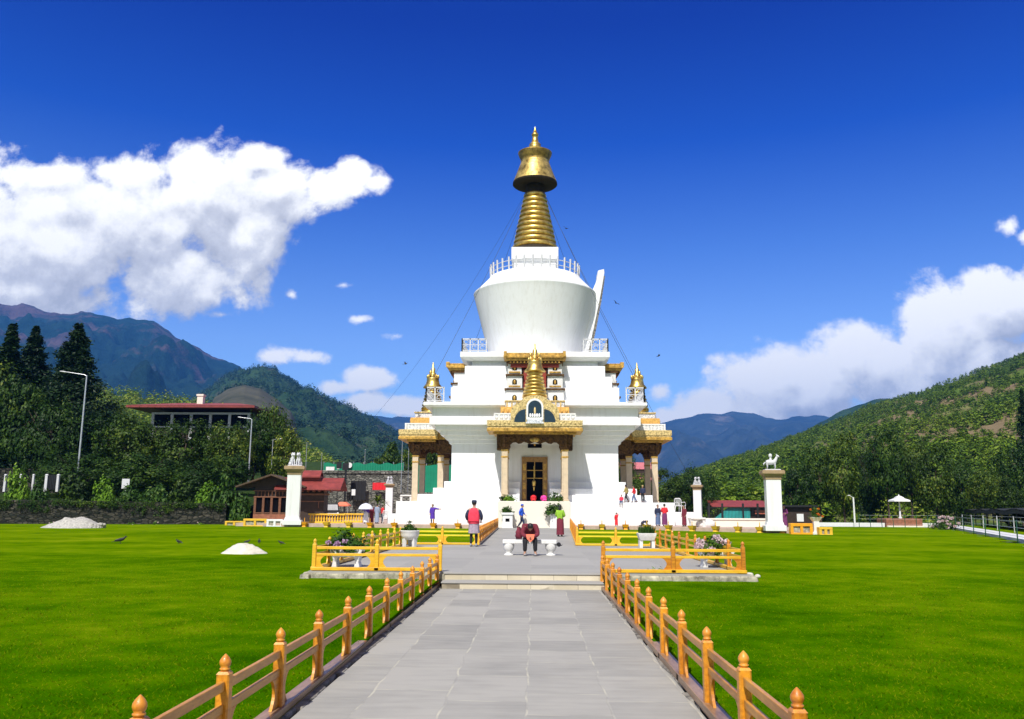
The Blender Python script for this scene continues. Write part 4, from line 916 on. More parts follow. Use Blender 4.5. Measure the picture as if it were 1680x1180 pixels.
t = thing('planter', 'square flared white cement planter in front of the bright yellow fence', 'planter', g)
mb = MB(); mb.sq(.25, .27, .42, .31); mb.sq(.31, .42, .53, .335); mb.build('box', M['marble'], t, .012)
for sx in (-1, 1):
    mb = MB(); mb.box(sx*.22-.06, sx*.22+.06, -.22, .22, 0, .28); mb.build('leg', M['marble'], t, .01)
rng = np.random.default_rng(9)
B_ = rng.uniform(-.27, .27, (300, 2)); hh = rng.uniform(.16, .34, 300); tp = B_+rng.normal(0, .05, (300, 2)); wv = rng.normal(0, .016, (300, 2))
V = np.stack([np.c_[B_-wv, np.zeros(300)], np.c_[B_+wv, np.zeros(300)], np.c_[tp, hh]], 1).reshape(-1, 3)
plant('grassy_plant', 'dense upright green grassy plant in the square white planter', 'plant', (g.x, g.y, .82), [np_mesh('foliage', V, 3, M['bushleaf'])])
# yellow flowers in the bed behind the plaza rail
for px, py, lab in ((640, 893, 'yellow flowering plant between the fence pickets and the round white planter'), (610, 894, 'pale flowering plant against the side fence beside the dark bush')):
    g = G(px, py, .30); plant('flowering_plant', lab, 'plant', (g.x, g.y, .42), bush_mesh(px, .22, .34, 34, .03, M['brightleaf'], nf=9, fr=.04, fm=M['petalyellow'] if px == 640 else M['petal']))
for px, lab in ((1098, 'small leafy plant inside the orange side fence near the square planter'), (1118, 'small leafy plant inside the orange side fence near the hydrangea')):
    g = G(px, 897, .30); plant('leafy_plant', lab, 'plant', (g.x-.2, g.y, .40), bush_mesh(px, .24, .30, 30, .035, M['brightleaf']))
# grass tuft and stones at the foot of the right kerb
g = GL(1085, 945); plant('grass_tuft', 'tuft of long grass at the foot of the kerb below the orange yellow fence', 'tuft', (g.x, g.y, g.z+.02), [np_mesh('foliage', leaves(np.random.default_rng(4), [(x*.09, 0, .05) for x in range(-3, 4)], .05, 26, .05, asp=.2), 4, M['brightleaf'])])
for px, py, lab in ((1229, 945, 'larger pale stone on the grass at the end of the kerb'), (1243, 948, 'small pale stone on the grass furthest from the kerb')):
    g = GL(px, py); mb = MB(); mb.ell((0, 0, .03), (.11 if px < 1235 else .07, .06, .05), nu=9, nv=6); tag(mb.build('stone', M['sand'], loc=g), lab, 'stone')

# ------------------------------------------------------------------ mounds on the lawn
def mound(name, label, px, py, wpx, hpx, m, seed):
    g = GL(px, py); sc_ = (FPX*1.01)/g.y; W = wpx/sc_; H = hpx/sc_; mb = MB(); n, k = 40, 14
    vs = []; fs = []
    for j in range(k+1):
        r = j/k
        for i in range(n):
            a = 6.2832*i/n; x, y = r*W/2*math.cos(a), r*W*.42*math.sin(a)
            e = 1-r; z = H*min(1, e*1.45)*(.82+.18*r)*1.08
            z *= (1+.26*mnoise.noise((x*1.5+seed, y*1.5, 1))); z += .10*H*mnoise.noise((x*7, y*7, seed))
            x += .16*W*mnoise.noise((a*1.3, seed, r))*r
            vs.append((x, y, max(z, 0) if j < k else -.02))
    for j in range(k):
        for i in range(n): fs.append((j*n+i, (j+1)*n+i, (j+1)*n+(i+1) % n, j*n+(i+1) % n))
    mb.add(vs, fs, True)
    if name == 'gravel_heap':
        rr = random.Random(2)
        for i in range(70):
            a = rr.uniform(-.5, .6); r = rr.uniform(.55, 1.08)*W/2; mb.ell((r*math.cos(a), r*math.sin(a)*.8, rr.uniform(0, .25)), [rr.uniform(.05, .16) for _ in range(3)], nu=6, nv=4)
    return tag(mb.build(name, m, loc=g), label, 'heap')
mound('gravel_heap', 'grey gravel heap at the foot of the dark stone wall', 121, 866, 92, 17, M['rubble'], 3)
mound('sand_heap', 'small pale sand heap out on the lawn near the crows', 402, 908, 76, 16, M['sand'], 9)

# ------------------------------------------------------------------ birds
def crow_mesh(fly=False):
    mb = MB()
    mb.tube([(-.24, 0, .10), (-.12, 0, .13), (0, 0, .16), (.10, 0, .19), (.15, 0, .23), (.18, 0, .26)], [.012, .05, .075, .065, .04, .03], 10)
    mb.ell((.19, 0, .275), (.045, .036, .036)); mb.tube([(.22, 0, .275), (.275, 0, .262)], [.016, .003], 6)
    mb.add([(-.18, -.03, .11), (-.18, .03, .11), (-.34, .05, .07), (-.34, -.05, .07), (-.18, -.03, .125), (-.18, .03, .125), (-.34, .05, .08), (-.34, -.05, .08)], [(0, 1, 2, 3), (7, 6, 5, 4), (0, 4, 5, 1), (1, 5, 6, 2), (2, 6, 7, 3), (3, 7, 4, 0)])
    for s in (-1, 1):
        if fly:
            pts = [(.08, s*.04, .19), (-.08, s*.04, .18), (-.10, s*.28, .27), (-.12, s*.46, .24), (-.02, s*.44, .255), (.06, s*.24, .285)]
            mb.add(pts+[(x, y, z-.012) for x, y, z in pts], [(0, 1, 2, 5), (5, 2, 3, 4), (6, 11, 8, 7), (11, 10, 9, 8), (0, 5, 11, 6), (5, 4, 10, 11), (4, 3, 9, 10), (3, 2, 8, 9), (2, 1, 7, 8), (1, 0, 6, 7)])
        else:
            mb.ell((-.05, s*.062, .15), (.17, .02, .055), Matrix.Rotation(rad(-10), 3, 'Y'))
            mb.tube([(.0, s*.03, .10), (.01, s*.03, .0)], .008, 5); mb.tube([(-.02, s*.03, .004), (.05, s*.03, .004)], .007, 4)
    return mb.mesh('crow', M['crow'])
ck, cf = crow_mesh(), crow_mesh(True)
for px, py, rz, s, lab in ((197, 892, .4, 1.25, 'crow with lowered tail on the lawn, on its own below the stone wall'), (293, 893, 2.7, .85, 'crow on the open lawn midway between the wall and the sand heap'), (405, 892, .2, .72, 'crow just behind the top of the sand heap'), (425, 892, 1.9, .85, 'crow at the right shoulder of the sand heap'), (461, 894, 3.0, .72, 'crow nearest the yellow fence and dark bush')):
    o = link('crow', ck, None, 0, GL(px, py), rz); s *= .8; o.scale = (s, s, s); tag(o, lab, 'bird', 'crows on the lawn')
for px, py, Y, rz, lab in ((665, 599, 75, .4, 'bird flying alone above the stupa left wing'), (928, 377, 78, 1.2, 'bird flying close beside the gilded spire'), (1010, 499, 80, 2.1, 'bird flying beside the stupa drum'), (1081, 586, 80, -.5, 'bird flying above the right porch')):
    o = link('flying_bird', cf, None, 0, P(px, py, Y), rz); o.rotation_euler.x = .5; o.scale = (.75, .75, .75); tag(o, lab, 'bird', 'birds in flight')

# ------------------------------------------------------------------ people
PENDING = []
def skin_obj(name, V, E, Rr, mats, parent, root=0, sub=1, extra=None):
    me = bpy.data.meshes.new(name); me.from_pydata([tuple(v) for v in V], E, [])
    for q in (mats if isinstance(mats, (list, tuple)) else [mats]): me.materials.append(q)
    o = link(name, me, parent); o.modifiers.new('skin', 'SKIN')
    sv = me.skin_vertices[0].data
    for i, r in enumerate(Rr): sv[i].radius = (r, r) if not isinstance(r, tuple) else r
    roots = root if isinstance(root, (list, tuple)) else [root]
    for i in roots: sv[i].use_root = True
    m = o.modifiers.new('sub', 'SUBSURF'); m.levels = sub; m.render_levels = sub
    PENDING.append((o, extra)); return o
def v3(*a): return Vector(a)
POSE = dict(
    stand=dict(pel=(0, 0, .93), wai=(0, 0, 1.06), che=(0, .0, 1.27), neb=(0, -.005, 1.43), hed=(0, .02, 1.585), hp=0,
               hip=.09, kne=(.095, .015, .50), ank=(.10, -.02, .085), sho=(.175, -.01, 1.385), elb=(.225, -.03, 1.12), wri=(.225, .06, .88)),
    walk=dict(pel=(0, 0, .92), wai=(0, .01, 1.05), che=(0, .03, 1.26), neb=(0, .04, 1.42), hed=(0, .065, 1.575), hp=0,
              hip=.09, kne=((.09, .17, .50), (-.09, -.02, .48)), ank=((.09, .22, .09), (-.09, -.28, .14)), sho=(.175, .03, 1.375), elb=((.225, -.10, 1.13), (-.225, .08, 1.12)), wri=((.22, -.05, .90), (-.20, .24, .96))),
    sitbow=dict(pel=(0, 0, .55), wai=(0, .06, .69), che=(0, .22, .845), neb=(0, .37, .90), hed=(0, .50, .84), hp=-1.35,
                hip=.10, kne=(.15, .42, .47), ank=(.155, .40, .085), sho=(.18, .30, .875), elb=(.235, .37, .62), wri=(.07, .52, .56)),
    crouch=dict(pel=(0, -.05, .30), wai=(0, .08, .42), che=(0, .26, .53), neb=(0, .40, .52), hed=(0, .50, .46), hp=-1.0,
                hip=.10, kne=(.15, .28, .12), ank=(.12, -.22, .07), sho=(.17, .36, .52), elb=(.22, .46, .30), wri=(.10, .60, .20)),
    sit=dict(pel=(0, 0, .12), wai=(0, -.02, .26), che=(0, .0, .46), neb=(0, .02, .62), hed=(0, .05, .775), hp=-.2,
             hip=.10, kne=(.12, .38, .18), ank=(.12, .44, -.22), sho=(.17, .01, .575), elb=(.22, .06, .34), wri=(.12, .26, .22)),
)
ARM = dict(  # overrides for (left, right) = (+x, -x)
    point=dict(elb=((.225, -.03, 1.12), (-.42, .06, 1.33)), wri=((.20, .10, .92), (-.66, .10, 1.31))),
    up=dict(elb=((.30, .16, 1.46), (-.225, -.02, 1.12)), wri=((.16, .22, 1.68), (-.20, .10, .90))),
    front=dict(elb=((.24, .02, 1.13), (-.24, .02, 1.13)), wri=((.10, .24, 1.10), (-.10, .24, 1.10))),
    hips=dict(elb=((.30, -.02, 1.13), (-.30, -.02, 1.13)), wri=((.25, .14, .95), (-.25, .14, .95))),
    hold=dict(elb=((.225, -.03, 1.12), (-.26, .06, 1.16)), wri=((.225, .06, .88), (-.18, .26, 1.30))),
)
def sides(v, i):
    if isinstance(v[0], tuple): return Vector(v[i])
    return Vector((v[0]*(1 if i == 0 else -1), v[1], v[2]))
def person(label, loc, face, h=1.65, pose='stand', arm=None, top=None, bottom=None, hat=None, hair='hair', sleeve=True, shoe='darkshoe', bulk=1.0, long_hair=False, socks=None):
    """face: direction the person looks, degrees clockwise from straight up the walk (180 = towards the camera).
       top=(style, mat, sleeve mat)  style: jacket | robe | shawl;  bottom=(style, mat)  style: trousers | skirt | gho"""
    q = dict(POSE[pose])
    if arm: q.update(ARM[arm])
    t = thing('person', label, 'person', loc, -rad(face)); s = h/1.70; t.scale = (s, s, s)
    pel, wai, che, neb, hed = [Vector(q[k]) for k in ('pel', 'wai', 'che', 'neb', 'hed')]
    V = [pel, wai, che, neb, neb.lerp(hed, .5), hed]; E = [(0, 1), (1, 2), (2, 3), (3, 4), (4, 5)]; Rr = [.125, .11, .125, .06, .052, .06]; roots = [0]
    HR = Matrix.Rotation(q['hp'], 3, 'X')
    S, EL, W, K, A = ([sides(q[k], i) for i in (0, 1)] for k in ('sho', 'elb', 'wri', 'kne', 'ank'))
    for i in (0, 1):
        sg = 1 if i == 0 else -1
        b = len(V); hipv = pel+Vector((sg*q['hip'], 0, -.03)); toe = A[i]+Vector((sg*.015, .16 if pose != 'crouch' else -.08, -.05))
        V += [hipv, hipv.lerp(K[i], .5), K[i], K[i].lerp(A[i], .35), A[i], toe]; E += [(0, b), (b, b+1), (b+1, b+2), (b+2, b+3), (b+3, b+4), (b+4, b+5)]; Rr += [.095, .082, .058, .056, .038, .036]
        b = len(V); fa = (W[i]-EL[i]).normalized(); hand = W[i]+fa*.07
        V += [S[i], S[i].lerp(EL[i], .5), EL[i], EL[i].lerp(W[i], .4), W[i], hand]; E += [(2, b), (b, b+1), (b+1, b+2), (b+2, b+3), (b+3, b+4), (b+4, b+5)]; Rr += [.062, .050, .041, .038, .027, (.034, .024)]
        # five fingers, each its own short chain rooted in the palm
        side = fa.cross(Vector((0, 1, 0.2))); side = side.normalized() if side.length > .05 else Vector((1, 0, 0)); nrm = side.cross(fa).normalized()
        for fi, (o_, ln) in enumerate(((-.027, .062), (-.009, .074), (.010, .070), (.027, .055))):
            b = len(V); p0 = hand+side*o_; p1 = p0+fa*ln*.55+nrm*.008; p2 = p0+fa*ln*.9+nrm*.03
            V += [p0, p1, p2]; E += [(b, b+1), (b+1, b+2)]; Rr += [.010, .0095, .008]; roots.append(b)
        b = len(V); p0 = W[i]+fa*.03+side*(.022*sg); V += [p0, p0+side*(.035*sg)+fa*.025, p0+side*(.042*sg)+fa*.06+nrm*.015]; E += [(b, b+1), (b+1, b+2)]; Rr += [.013, .011, .009]; roots.append(b)
    ex = MB(); H = lambda x, y, z: hed+HR @ Vector((x, y, z))
    ex.mi = 0; ex.ell(H(0, .0, .03), (.076, .094, .105), HR, 16, 12); ex.ell(H(0, .025, -.035), (.058, .072, .065), HR, 14, 10)
    ex.ell(H(0, .098, -.0), (.013, .02, .024), HR, 8, 6)
    for sg in (-1, 1): ex.ell(H(sg*.077, -.005, .01), (.011, .02, .03), HR, 8, 6)
    ex.mi = 1
    for sg in (-1, 1): ex.ell(H(sg*.03, .083, .028), (.012, .008, .007), HR, 8, 6); ex.ell(H(sg*.03, .086, .048), (.019, .006, .004), HR, 6, 4)
    ex.mi = 2; ex.ell(H(0, .09, -.045), (.024, .009, .008), HR, 8, 6)
    skin_obj('body', V, E, Rr, [M['skin'], M['eye'], M['lip']], t, roots, 1, ex)
    # hair
    mb = MB(); mb.ell(H(0, -.02, .052), (.088, .098, .102), HR, 16, 10)
    if long_hair: mb.ell(H(0, -.075, -.06), (.075, .045, .14), HR, 12, 8)
    mb.build('hair', M[hair], t)
    if hat:
        mb = MB(); mb.X = Matrix.Translation(H(0, -.01, .10)) @ HR.to_4x4(); mb.lathe([(.098, -.05), (.103, -.02), (.10, .02), (.085, .045), (.03, .05)], 18); mb.X = None; mb.build('hat', M[hat], t)
    # upper garment
    st, tm = top[0], M[top[1]]; slm = M[top[2]] if len(top) > 2 else tm
    e = .026*bulk if st == 'jacket' else .032*bulk
    V = [pel+Vector((0, 0, .02)), wai, che, neb-Vector((0, 0, .03))]; E = [(0, 1), (1, 2), (2, 3)]; R2 = [(.175+e*.4, .125+e), (.155+e, .11+e), (.17+e, .125+e), (.075, .07)]
    if st == 'shawl': V[0] = pel+Vector((0, 0, -.25)); R2[0] = (.20, .15)
    for i in (0, 1):
        b = len(V); V += [S[i]*.96+che*.04]; E += [(2, b)]; R2 += [.085+e*.5]
        if slm is tm: V += [EL[i], EL[i].lerp(W[i], .85)]; E += [(b, b+1), (b+1, b+2)]; R2 += [.058+e*.5, .047+e*.3]
    skin_obj('jacket' if st == 'jacket' else st, V, E, R2, tm, t, 1, 2)
    if slm is not tm:
        for i in (0, 1): skin_obj('sleeve', [S[i], EL[i], EL[i].lerp(W[i], .85)], [(0, 1), (1, 2)], [.082, .066, .056], slm, t, 0, 1)
    # lower garment
    bs, bm = bottom[0], M[bottom[1]]
    if bs == 'trousers':
        V = [wai.lerp(pel, .6), pel]; E = [(0, 1)]; R2 = [(.15, .12), (.16, .13)]
        for i in (0, 1):
            sg = 1 if i == 0 else -1; b = len(V); hv = pel+Vector((sg*q['hip'], 0, -.04)); V += [hv, K[i], K[i].lerp(A[i], .92)]; E += [(1, b), (b, b+1), (b+1, b+2)]; R2 += [.112, .078, .062]
        skin_obj('trousers', V, E, R2, bm, t, 1, 2)
    else:
        hem = .12 if bs == 'skirt' else .50; mb = MB(); n = 28; vs = []; fs = []
        lv = [(pel.z+.14, .155, .12), (pel.z, .19, .145), (pel.z*.6+hem*.4, .20, .16), (pel.z*.25+hem*.75, .205, .17), (hem, .215, .18)]
        fwd = (K[0]+K[1])/2-pel
        for z, a, b in lv:
            for i in range(n):
                an = 6.2832*i/n; f_ = 1+.05*math.sin(an*7)*(1 if z < pel.z else 0); vs.append((pel.x+a*f_*math.cos(an), pel.y+b*f_*math.sin(an), z))
        for j in range(len(lv)-1):
            for i in range(n): fs.append((j*n+(i+1) % n, j*n+i, (j+1)*n+i, (j+1)*n+(i+1) % n))
        mb.add(vs, fs, True); mb.build('skirt' if bs == 'skirt' else 'robe_skirt', bm, t)
    if socks:
        for i in (0, 1): skin_obj('sock', [K[i], K[i].lerp(A[i], .4), A[i]+Vector((0, 0, .01))], [(0, 1), (1, 2)], [.066, .064, .046], M[socks], t, 0, 1)
    for i in (0, 1):
        mb = MB(); mb.ell(A[i]+Vector((0, .05, -.045)), (.05, .135, .045)); mb.ell(A[i]+Vector((0, -.03, -.015)), (.046, .062, .055)); mb.build('shoe', M[shoe], t)
    return t
def floor(px, py, z): g = G(px, py, z); return g
# the two nearest figures
g = floor(777, 897, .30); man = person('man seen from behind in a red jacket and grey robe with black knee socks', g, 4, 1.66, 'stand', 'hips', ('jacket', 'redcloth', 'navy'), ('gho', 'mauve'), hat='navy', shoe='shoe', bulk=3.0, socks='blackcloth')
person('man bowed forward on the white bench in a maroon top and black trousers', (BX+.0, BY-.02, .30), 178, 1.70, 'sitbow', None, ('jacket', 'maroon', 'maroon'), ('trousers', 'blackcloth'), shoe='shoe', bulk=1.15)
mb = MB(); mb.tube([(0, 0, .02), (0, .01, .10), (.01, .0, .22), (.0, 0, .36)], [.10, .125, .115, .06], 12)
tag(mb.build('cloth_bag', M['maroon'], loc=(BX-.33, BY-.04, .765)), 'maroon cloth bag resting on the bench beside the bowed man', 'bag')
mb = MB(); mb.add([(-.13, 0, .12), (.13, 0, .12), (.10, -.02, -.02), (.0, -.03, -.12), (-.10, -.02, -.02), (-.13, .012, .12), (.13, .012, .12), (.10, -.008, -.02), (0, -.018, -.12), (-.10, -.008, -.02)], [(0, 4, 3, 2, 1), (5, 6, 7, 8, 9), (0, 1, 6, 5), (1, 2, 7, 6), (2, 3, 8, 7), (3, 4, 9, 8), (4, 0, 5, 9)])
tag(mb.build('cloth', M['salmon'], loc=(BX+.02, BY-.58, .82)), 'salmon cloth held hanging in the bowed man hands', 'cloth')
# others on the walk
g = floor(855, 868, .34); person('person in a bright blue hooded jacket standing before the cream landing', (g.x, 59.2, .345), 100, 1.62, 'walk', None, ('jacket', 'blue'), ('trousers', 'navy'), hair='hair', hat='blue')
g = floor(919, 881, .31); person('woman in a long maroon skirt with a bright green shawl at the fence end', (g.x, g.y, .31), 20, 1.55, 'stand', 'front', ('shawl', 'leafcloth'), ('skirt', 'maroon'), long_hair=True)
def terr(px, R=None):   # a spot on the paved terrace a little behind its front edge
    for k in range(200):
        Y = 66.9+k*0
        break
    return Vector((XZ(px, 67.2), 67.2, .40))
person('boy in a purple robe pointing with an outstretched arm before the white base', terr(710), 190, 1.55, 'stand', 'point', ('jacket', 'purple'), ('gho', 'purple'), socks='navy')
person('small child in red reaching up beside the white base', terr(1011), 350, .98, 'stand', 'up', ('jacket', 'crimson'), ('skirt', 'crimson'))
person('crouching figure in black beside the orange bowls on the terrace', terr(1053), 90, 1.25, 'crouch', None, ('jacket', 'navy'), ('trousers', 'blackcloth'))
person('person in a navy jacket standing next to the red robed one on the terrace', (XZ(1079, 67.5), 67.5, .4), 160, 1.62, 'stand', None, ('jacket', 'navy'), ('skirt', 'denim'))
person('person in a bright red robe over a plum skirt, back to the camera', (XZ(1090, 67.3), 67.3, .4), 8, 1.68, 'stand', 'front', ('shawl', 'crimson'), ('skirt', 'plum'))
person('woman in a maroon patterned dress near the end of the white base', (XZ(1122, 66.9), 66.9, .4), 240, 1.58, 'stand', None, ('jacket', 'maroon'), ('skirt', 'maroon'), long_hair=True)
person('person in a plum robe standing half hidden behind the large sunlit pillar', (XZ(1286, 60.6), 60.6, .4), 200, 1.6, 'stand', 'front', ('shawl', 'plum'), ('skirt', 'plum'))
# on the stepped base, porch side
person('child in pink sitting on the edge of the white base', (XZ(1018, 70.6), 69.72, 2.22), 195, 1.15, 'sit', None, ('jacket', 'redcloth'), ('trousers', 'denim'))
person('woman in khaki and black climbing the base steps, leading the group', (XZ(1028, 70.4), 70.4, 2.21), 300, 1.42, 'walk', None, ('jacket', 'khaki'), ('trousers', 'blackcloth'), long_hair=True)
person('person in a red top and jeans walking on the base', (XZ(1041, 70.3), 70.3, 2.21), 285, 1.35, 'walk', None, ('jacket', 'crimson'), ('trousers', 'denim'))
person('slim person in dark blue standing on the base below the porch columns', (XZ(1055, 70.3), 70.3, 2.21), 200, 1.38, 'stand', None, ('jacket', 'navy'), ('trousers', 'blackcloth'), hat='khaki')
# worshippers bowing at the door
person('worshipper in a red jacket bowed low at the stupa door', (SX-.1, SY-8.6, 2.21), 0, 1.55, 'crouch', None, ('jacket', 'crimson'), ('trousers', 'crimson'), bulk=2.4)
person('worshipper in a bright pink jacket bowed low at the stupa door', (SX+.82, SY-8.7, 2.21), -12, 1.5, 'crouch', None, ('jacket', 'pink'), ('trousers', 'pink'), bulk=2.4)
# under the umbrella by the left pillar
pw = Vector((XZ(601, 70.5), 70.5, .40))
person('person in a navy jacket and white skirt under the white umbrella', pw, 340, 1.55, 'stand', 'hold', ('jacket', 'purple'), ('skirt', 'whitecloth'))
person('person in a dark maroon robe standing close beside the white umbrella', (XZ(610, 71), 71, .4), 20, 1.52, 'stand', None, ('jacket', 'maroon'), ('skirt', 'darkred' if 'darkred' in M else 'maroon'))
person('person in a blue grey coat walking beside the white umbrella', (XZ(619, 70.4), 70.4, .4), 30, 1.58, 'stand', None, ('shawl', 'greycloth'), ('skirt', 'greycloth'))
person('person in a red top half hidden by the white chair', (XZ(628, 72.4), 72.4, .4), 60, 1.5, 'stand', None, ('jacket', 'crimson'), ('trousers', 'navy'))
t = thing('umbrella', 'open white umbrella held over a person near the stupa corner', 'umbrella', (pw.x+.02, pw.y-.3, 1.55))
mb = MB(); mb.lathe([(.60, .0), (.58, .10), (.50, .24), (.34, .38), (.14, .46), (.0, .48)], 16, cap=False); mb.build('canopy', M['whitecloth'], t)
mb = MB(); mb.tube([(0, 0, -.65), (0, 0, .54)], .013, 6); mb.build('shaft', M['steel'], t)
# ------------------------------------------------------------------ terrace edge: orange bowls, low planters, balustrade, chairs
def on_edge(px, off=.25):
    best = None
    for a, b in zip(TE[:7], TE[1:7]):
        a, b = Vector(a), Vector(b)
        for i in range(60):
            p = a.lerp(b, i/60); e = abs(PX((p.x, p.y, .2))[0]-px)
            if best is None or e < best[0]: best = (e, p, (b-a))
    p = best[1]; d = best[2].normalized(); return Vector((p.x+d.y*off, p.y-d.x*off, .14)), math.atan2(d.y, d.x)
def bowl_mesh():
    mb = MB(); mb.sq(.16, 0, .10, .13); mb.sq(.12, .10, .18, .15); mb.sq(.17, .18, .40, .25); mb.mi = 1; mb.sq(.20, .39, .405)
    mb.mi = 0; mb.lathe([(.03, .40), (.05, .45), (.02, .52), (.035, .58), (.008, .74)], 10); return mb
bmo = bowl_mesh().mesh('bowl', [M['orange'], M['soil']]); bmy = bowl_mesh().mesh('bowl', [M['yellow'], M['soil']])
BW = [(502, 'o', 'orange spiked bowl at the foot of the left sunlit pillar'), (538, 'y', 'yellow spiked bowl before the yellow balustrade'), (575, 'y', 'yellow spiked bowl half hidden by the dark flowering bush'), (610, 'o', 'orange spiked bowl below the white umbrella'),
      (646, 'o', 'orange spiked bowl at the left corner of the white base'), (713, 'o', 'orange spiked bowl at the feet of the pointing boy in purple'), (752, 'o', 'orange spiked bowl between the purple boy and the man in red jacket'),
      (953, 'o', 'orange spiked bowl just beyond the orange fence end'), (988, 'y', 'yellow spiked bowl before the white base, left of the child in red'), (1025, 'o', 'orange spiked bowl just right of the child in red'), (1064, 'y', 'yellow spiked bowl behind the square planter'),
      (1100, 'y', 'yellow spiked bowl at the feet of the red robed person'), (1138, 'y', 'yellow spiked bowl in front of the white cement tables'), (1176, 'y', 'yellow spiked bowl behind the pink hydrangea'), (1212, 'y', 'yellow spiked bowl midway between hydrangea and large pillar'), (1249, 'y', 'yellow spiked bowl at the near foot of the large sunlit pillar'), (1287, 'o', 'orange spiked bowl right of the large sunlit pillar')]
for px, c, lab in BW:
    p, rz = on_edge(px); tag(link('spiked_bowl', bmo if c == 'o' else bmy, None, .01, p, rz), lab, 'bowl', 'painted bowls along the terrace edge')
def block_planter(label, px0, px1, Y, z0, h, m, flowers=None, dep=.5, soil=True):
    x0, x1 = XZ(px0, Y), XZ(px1, Y); t = thing('low_planter', label, 'planter', ((x0+x1)/2, Y, z0)); L_ = (x1-x0)/2
    mb = MB(); mb.box(-L_, L_, -dep/2, dep/2, 0, h*.3); mb.box(-L_, L_, -dep/2, dep/2, h*.78, h)
    k = max(2, int(L_*2/.7))
    for i in range(k+1):
        xx = -L_+.09+(2*L_-.18)*i/k; mb.box(xx-.09, xx+.09, -dep/2+.01, dep/2-.01, h*.29, h*.79)
    mb.build('box', m, t, .015); mb = MB(); mb.box(-L_+.1, L_-.1, -dep/2+.1, dep/2-.1, h*.25, h*.8); mb.build('dark_infill', M['kerb'], t)
    return t
block_planter('yellow low planter box furthest left on the lawn edge, by the stone wall end', 372, 402, 72.2, .0, .5, M['yellow'])
block_planter('yellow and white low planter box before the brown pavilion windows', 402, 440, 69.3, .0, .75, M['yellow'])
block_planter('white low block beside the left sunlit pillar', 440, 466, 69.0, .0, .72, M['whitepaint'])
block_planter('orange yellow low planter box right of the large sunlit pillar', 1294, 1330, 56.9, .0, .85, M['orange'])
block_planter('yellow low planter box at the far right end of the terrace', 1340, 1362, 56.4, .0, .62, M['yellow'])
t = thing('pedestal_planter', 'white pedestal with an orange flowering plant at the right end of the terrace', 'planter', (XZ(1337, 56.9), 56.9, 0))
mb = MB(); mb.sq(.30, 0, .3); mb.sq(.18, .28, 1.0); mb.sq(.18, .98, 1.25, .34); mb.build('pedestal', M['marble'], t, .015)
fo = bush_mesh(77, .42, .55, 40, .05, M['bushleaf'], nf=5, fr=.07, fm=leaf_mat('orange_petals', (.72, .16, .01), (.85, .28, .02)))
for me in fo: link(me.name.split('.')[0], me, t, 0, (0, 0, 1.3))
x0, x1 = XZ(510, 70), XZ(660, 70)
def balustrade(label, px0, px1, Y, n, m, z0=.40, h=.78):
    x0, x1 = XZ(px0, Y), XZ(px1, Y); t = thing('balustrade', label, 'balustrade', (x0, Y, z0)); L_ = x1-x0
    mb = MB(); mb.box(0, L_, -.14, .14, 0, .12); mb.build('plinth', m, t, .01); mb = MB(); mb.box(-.05, L_+.05, -.16, .16, h-.12, h); mb.build('handrail', m, t, .015)
    k = MB(); k.lathe([(.09, .11), (.09, .17), (.05, .2), (.085, .32), (.09, .38), (.045, .52), (.05, .58), (.085, .62), (.085, h-.11)], 10); km = k.mesh('baluster', m)
    for i in range(n): link('baluster', km, t, 0, (L_*(i+.5)/n, 0, 0))
balustrade('long yellow balustrade of turned balusters in front of the pavilion', 508, 566, 70.6, 13, M['yellow'])
balustrade('short yellow balustrade further back behind the white umbrella', 566, 596, 74.5, 7, M['yellow'])
p = XZ(1210, 63.5)
mb = MB(); mb.box(-3.4, 3.4, -.25, .25, .4, .95); mb.box(-3.5, 3.5, -.32, .32, .93, 1.05); tag(mb.build('low_wall', M['cream'], bevel=.02, loc=(XZ(1205, 66), 66, 0)), 'long low cream wall running to the large sunlit pillar', 'wall')
def chair(label, x, Y, z, s, rz, table=False):
    t = thing('garden_chair' if not table else 'cement_table', label, 'chair' if not table else 'table', (x, Y, z), rz); t.scale = (s, s, s); m = M['marble'] if table else M['whitepaint']
    if table:
        mb = MB(); mb.box(-.62, .62, -.3, .3, .60, .74); mb.build('table_top', m, t, .03)
        for sx in (-1, 1):
            mb = MB(); mb.panel([(sx*.5-.12, 0), (sx*.5+.12, 0), (sx*.5+.09, .3), (sx*.5+.14, .61), (sx*.5-.14, .61), (sx*.5-.09, .3)], -.22, .22); mb.build('leg', m, t, .015)
    else:
        mb = MB(); mb.box(-.25, .25, -.25, .25, .40, .45); mb.build('seat', m, t, .015)
        mb = MB(); n = 8
        mb.tube([(-.24, .24, .42), (-.25, .28, .8), (-.18, .3, .9), (.18, .3, .9), (.25, .28, .8), (.24, .24, .42)], .03, 6)
        for i in range(4): mb.tube([(-.13+.087*i, .25, .44), (-.13+.087*i, .29, .88)], .018, 5)
        mb.build('backrest', m, t)
        for sx in (-1, 1):
            mb = MB(); mb.tube([(sx*.26, .24, .64), (sx*.28, -.1, .66), (sx*.27, -.24, .6), (sx*.25, -.24, .42)], .025, 6); mb.build('arm', m, t)
            for sy in (-1, 1): mb = MB(); mb.tube([(sx*.22, sy*.22, .42), (sx*.26, sy*.26, 0)], [.03, .022], 6); mb.build('leg', m, t)
chair('white chair standing beside the corner of the white base, near the umbrella', XZ(637, 72.2), 72.2, .4, 1.15, 2.6)
chair('white cement table up on the base at the left porch columns', XZ(666, 78.5), 78.5, 2.21, .85, 0, True)
chair('white cement table low down beside the small far pillar on the right', XZ(1143, 64.8), 64.8, .4, .95, .2, True)
chair('white chair right of the white base behind the woman in the maroon dress', XZ(1116, 72), 72, 1.45, 1.25, 2.4)
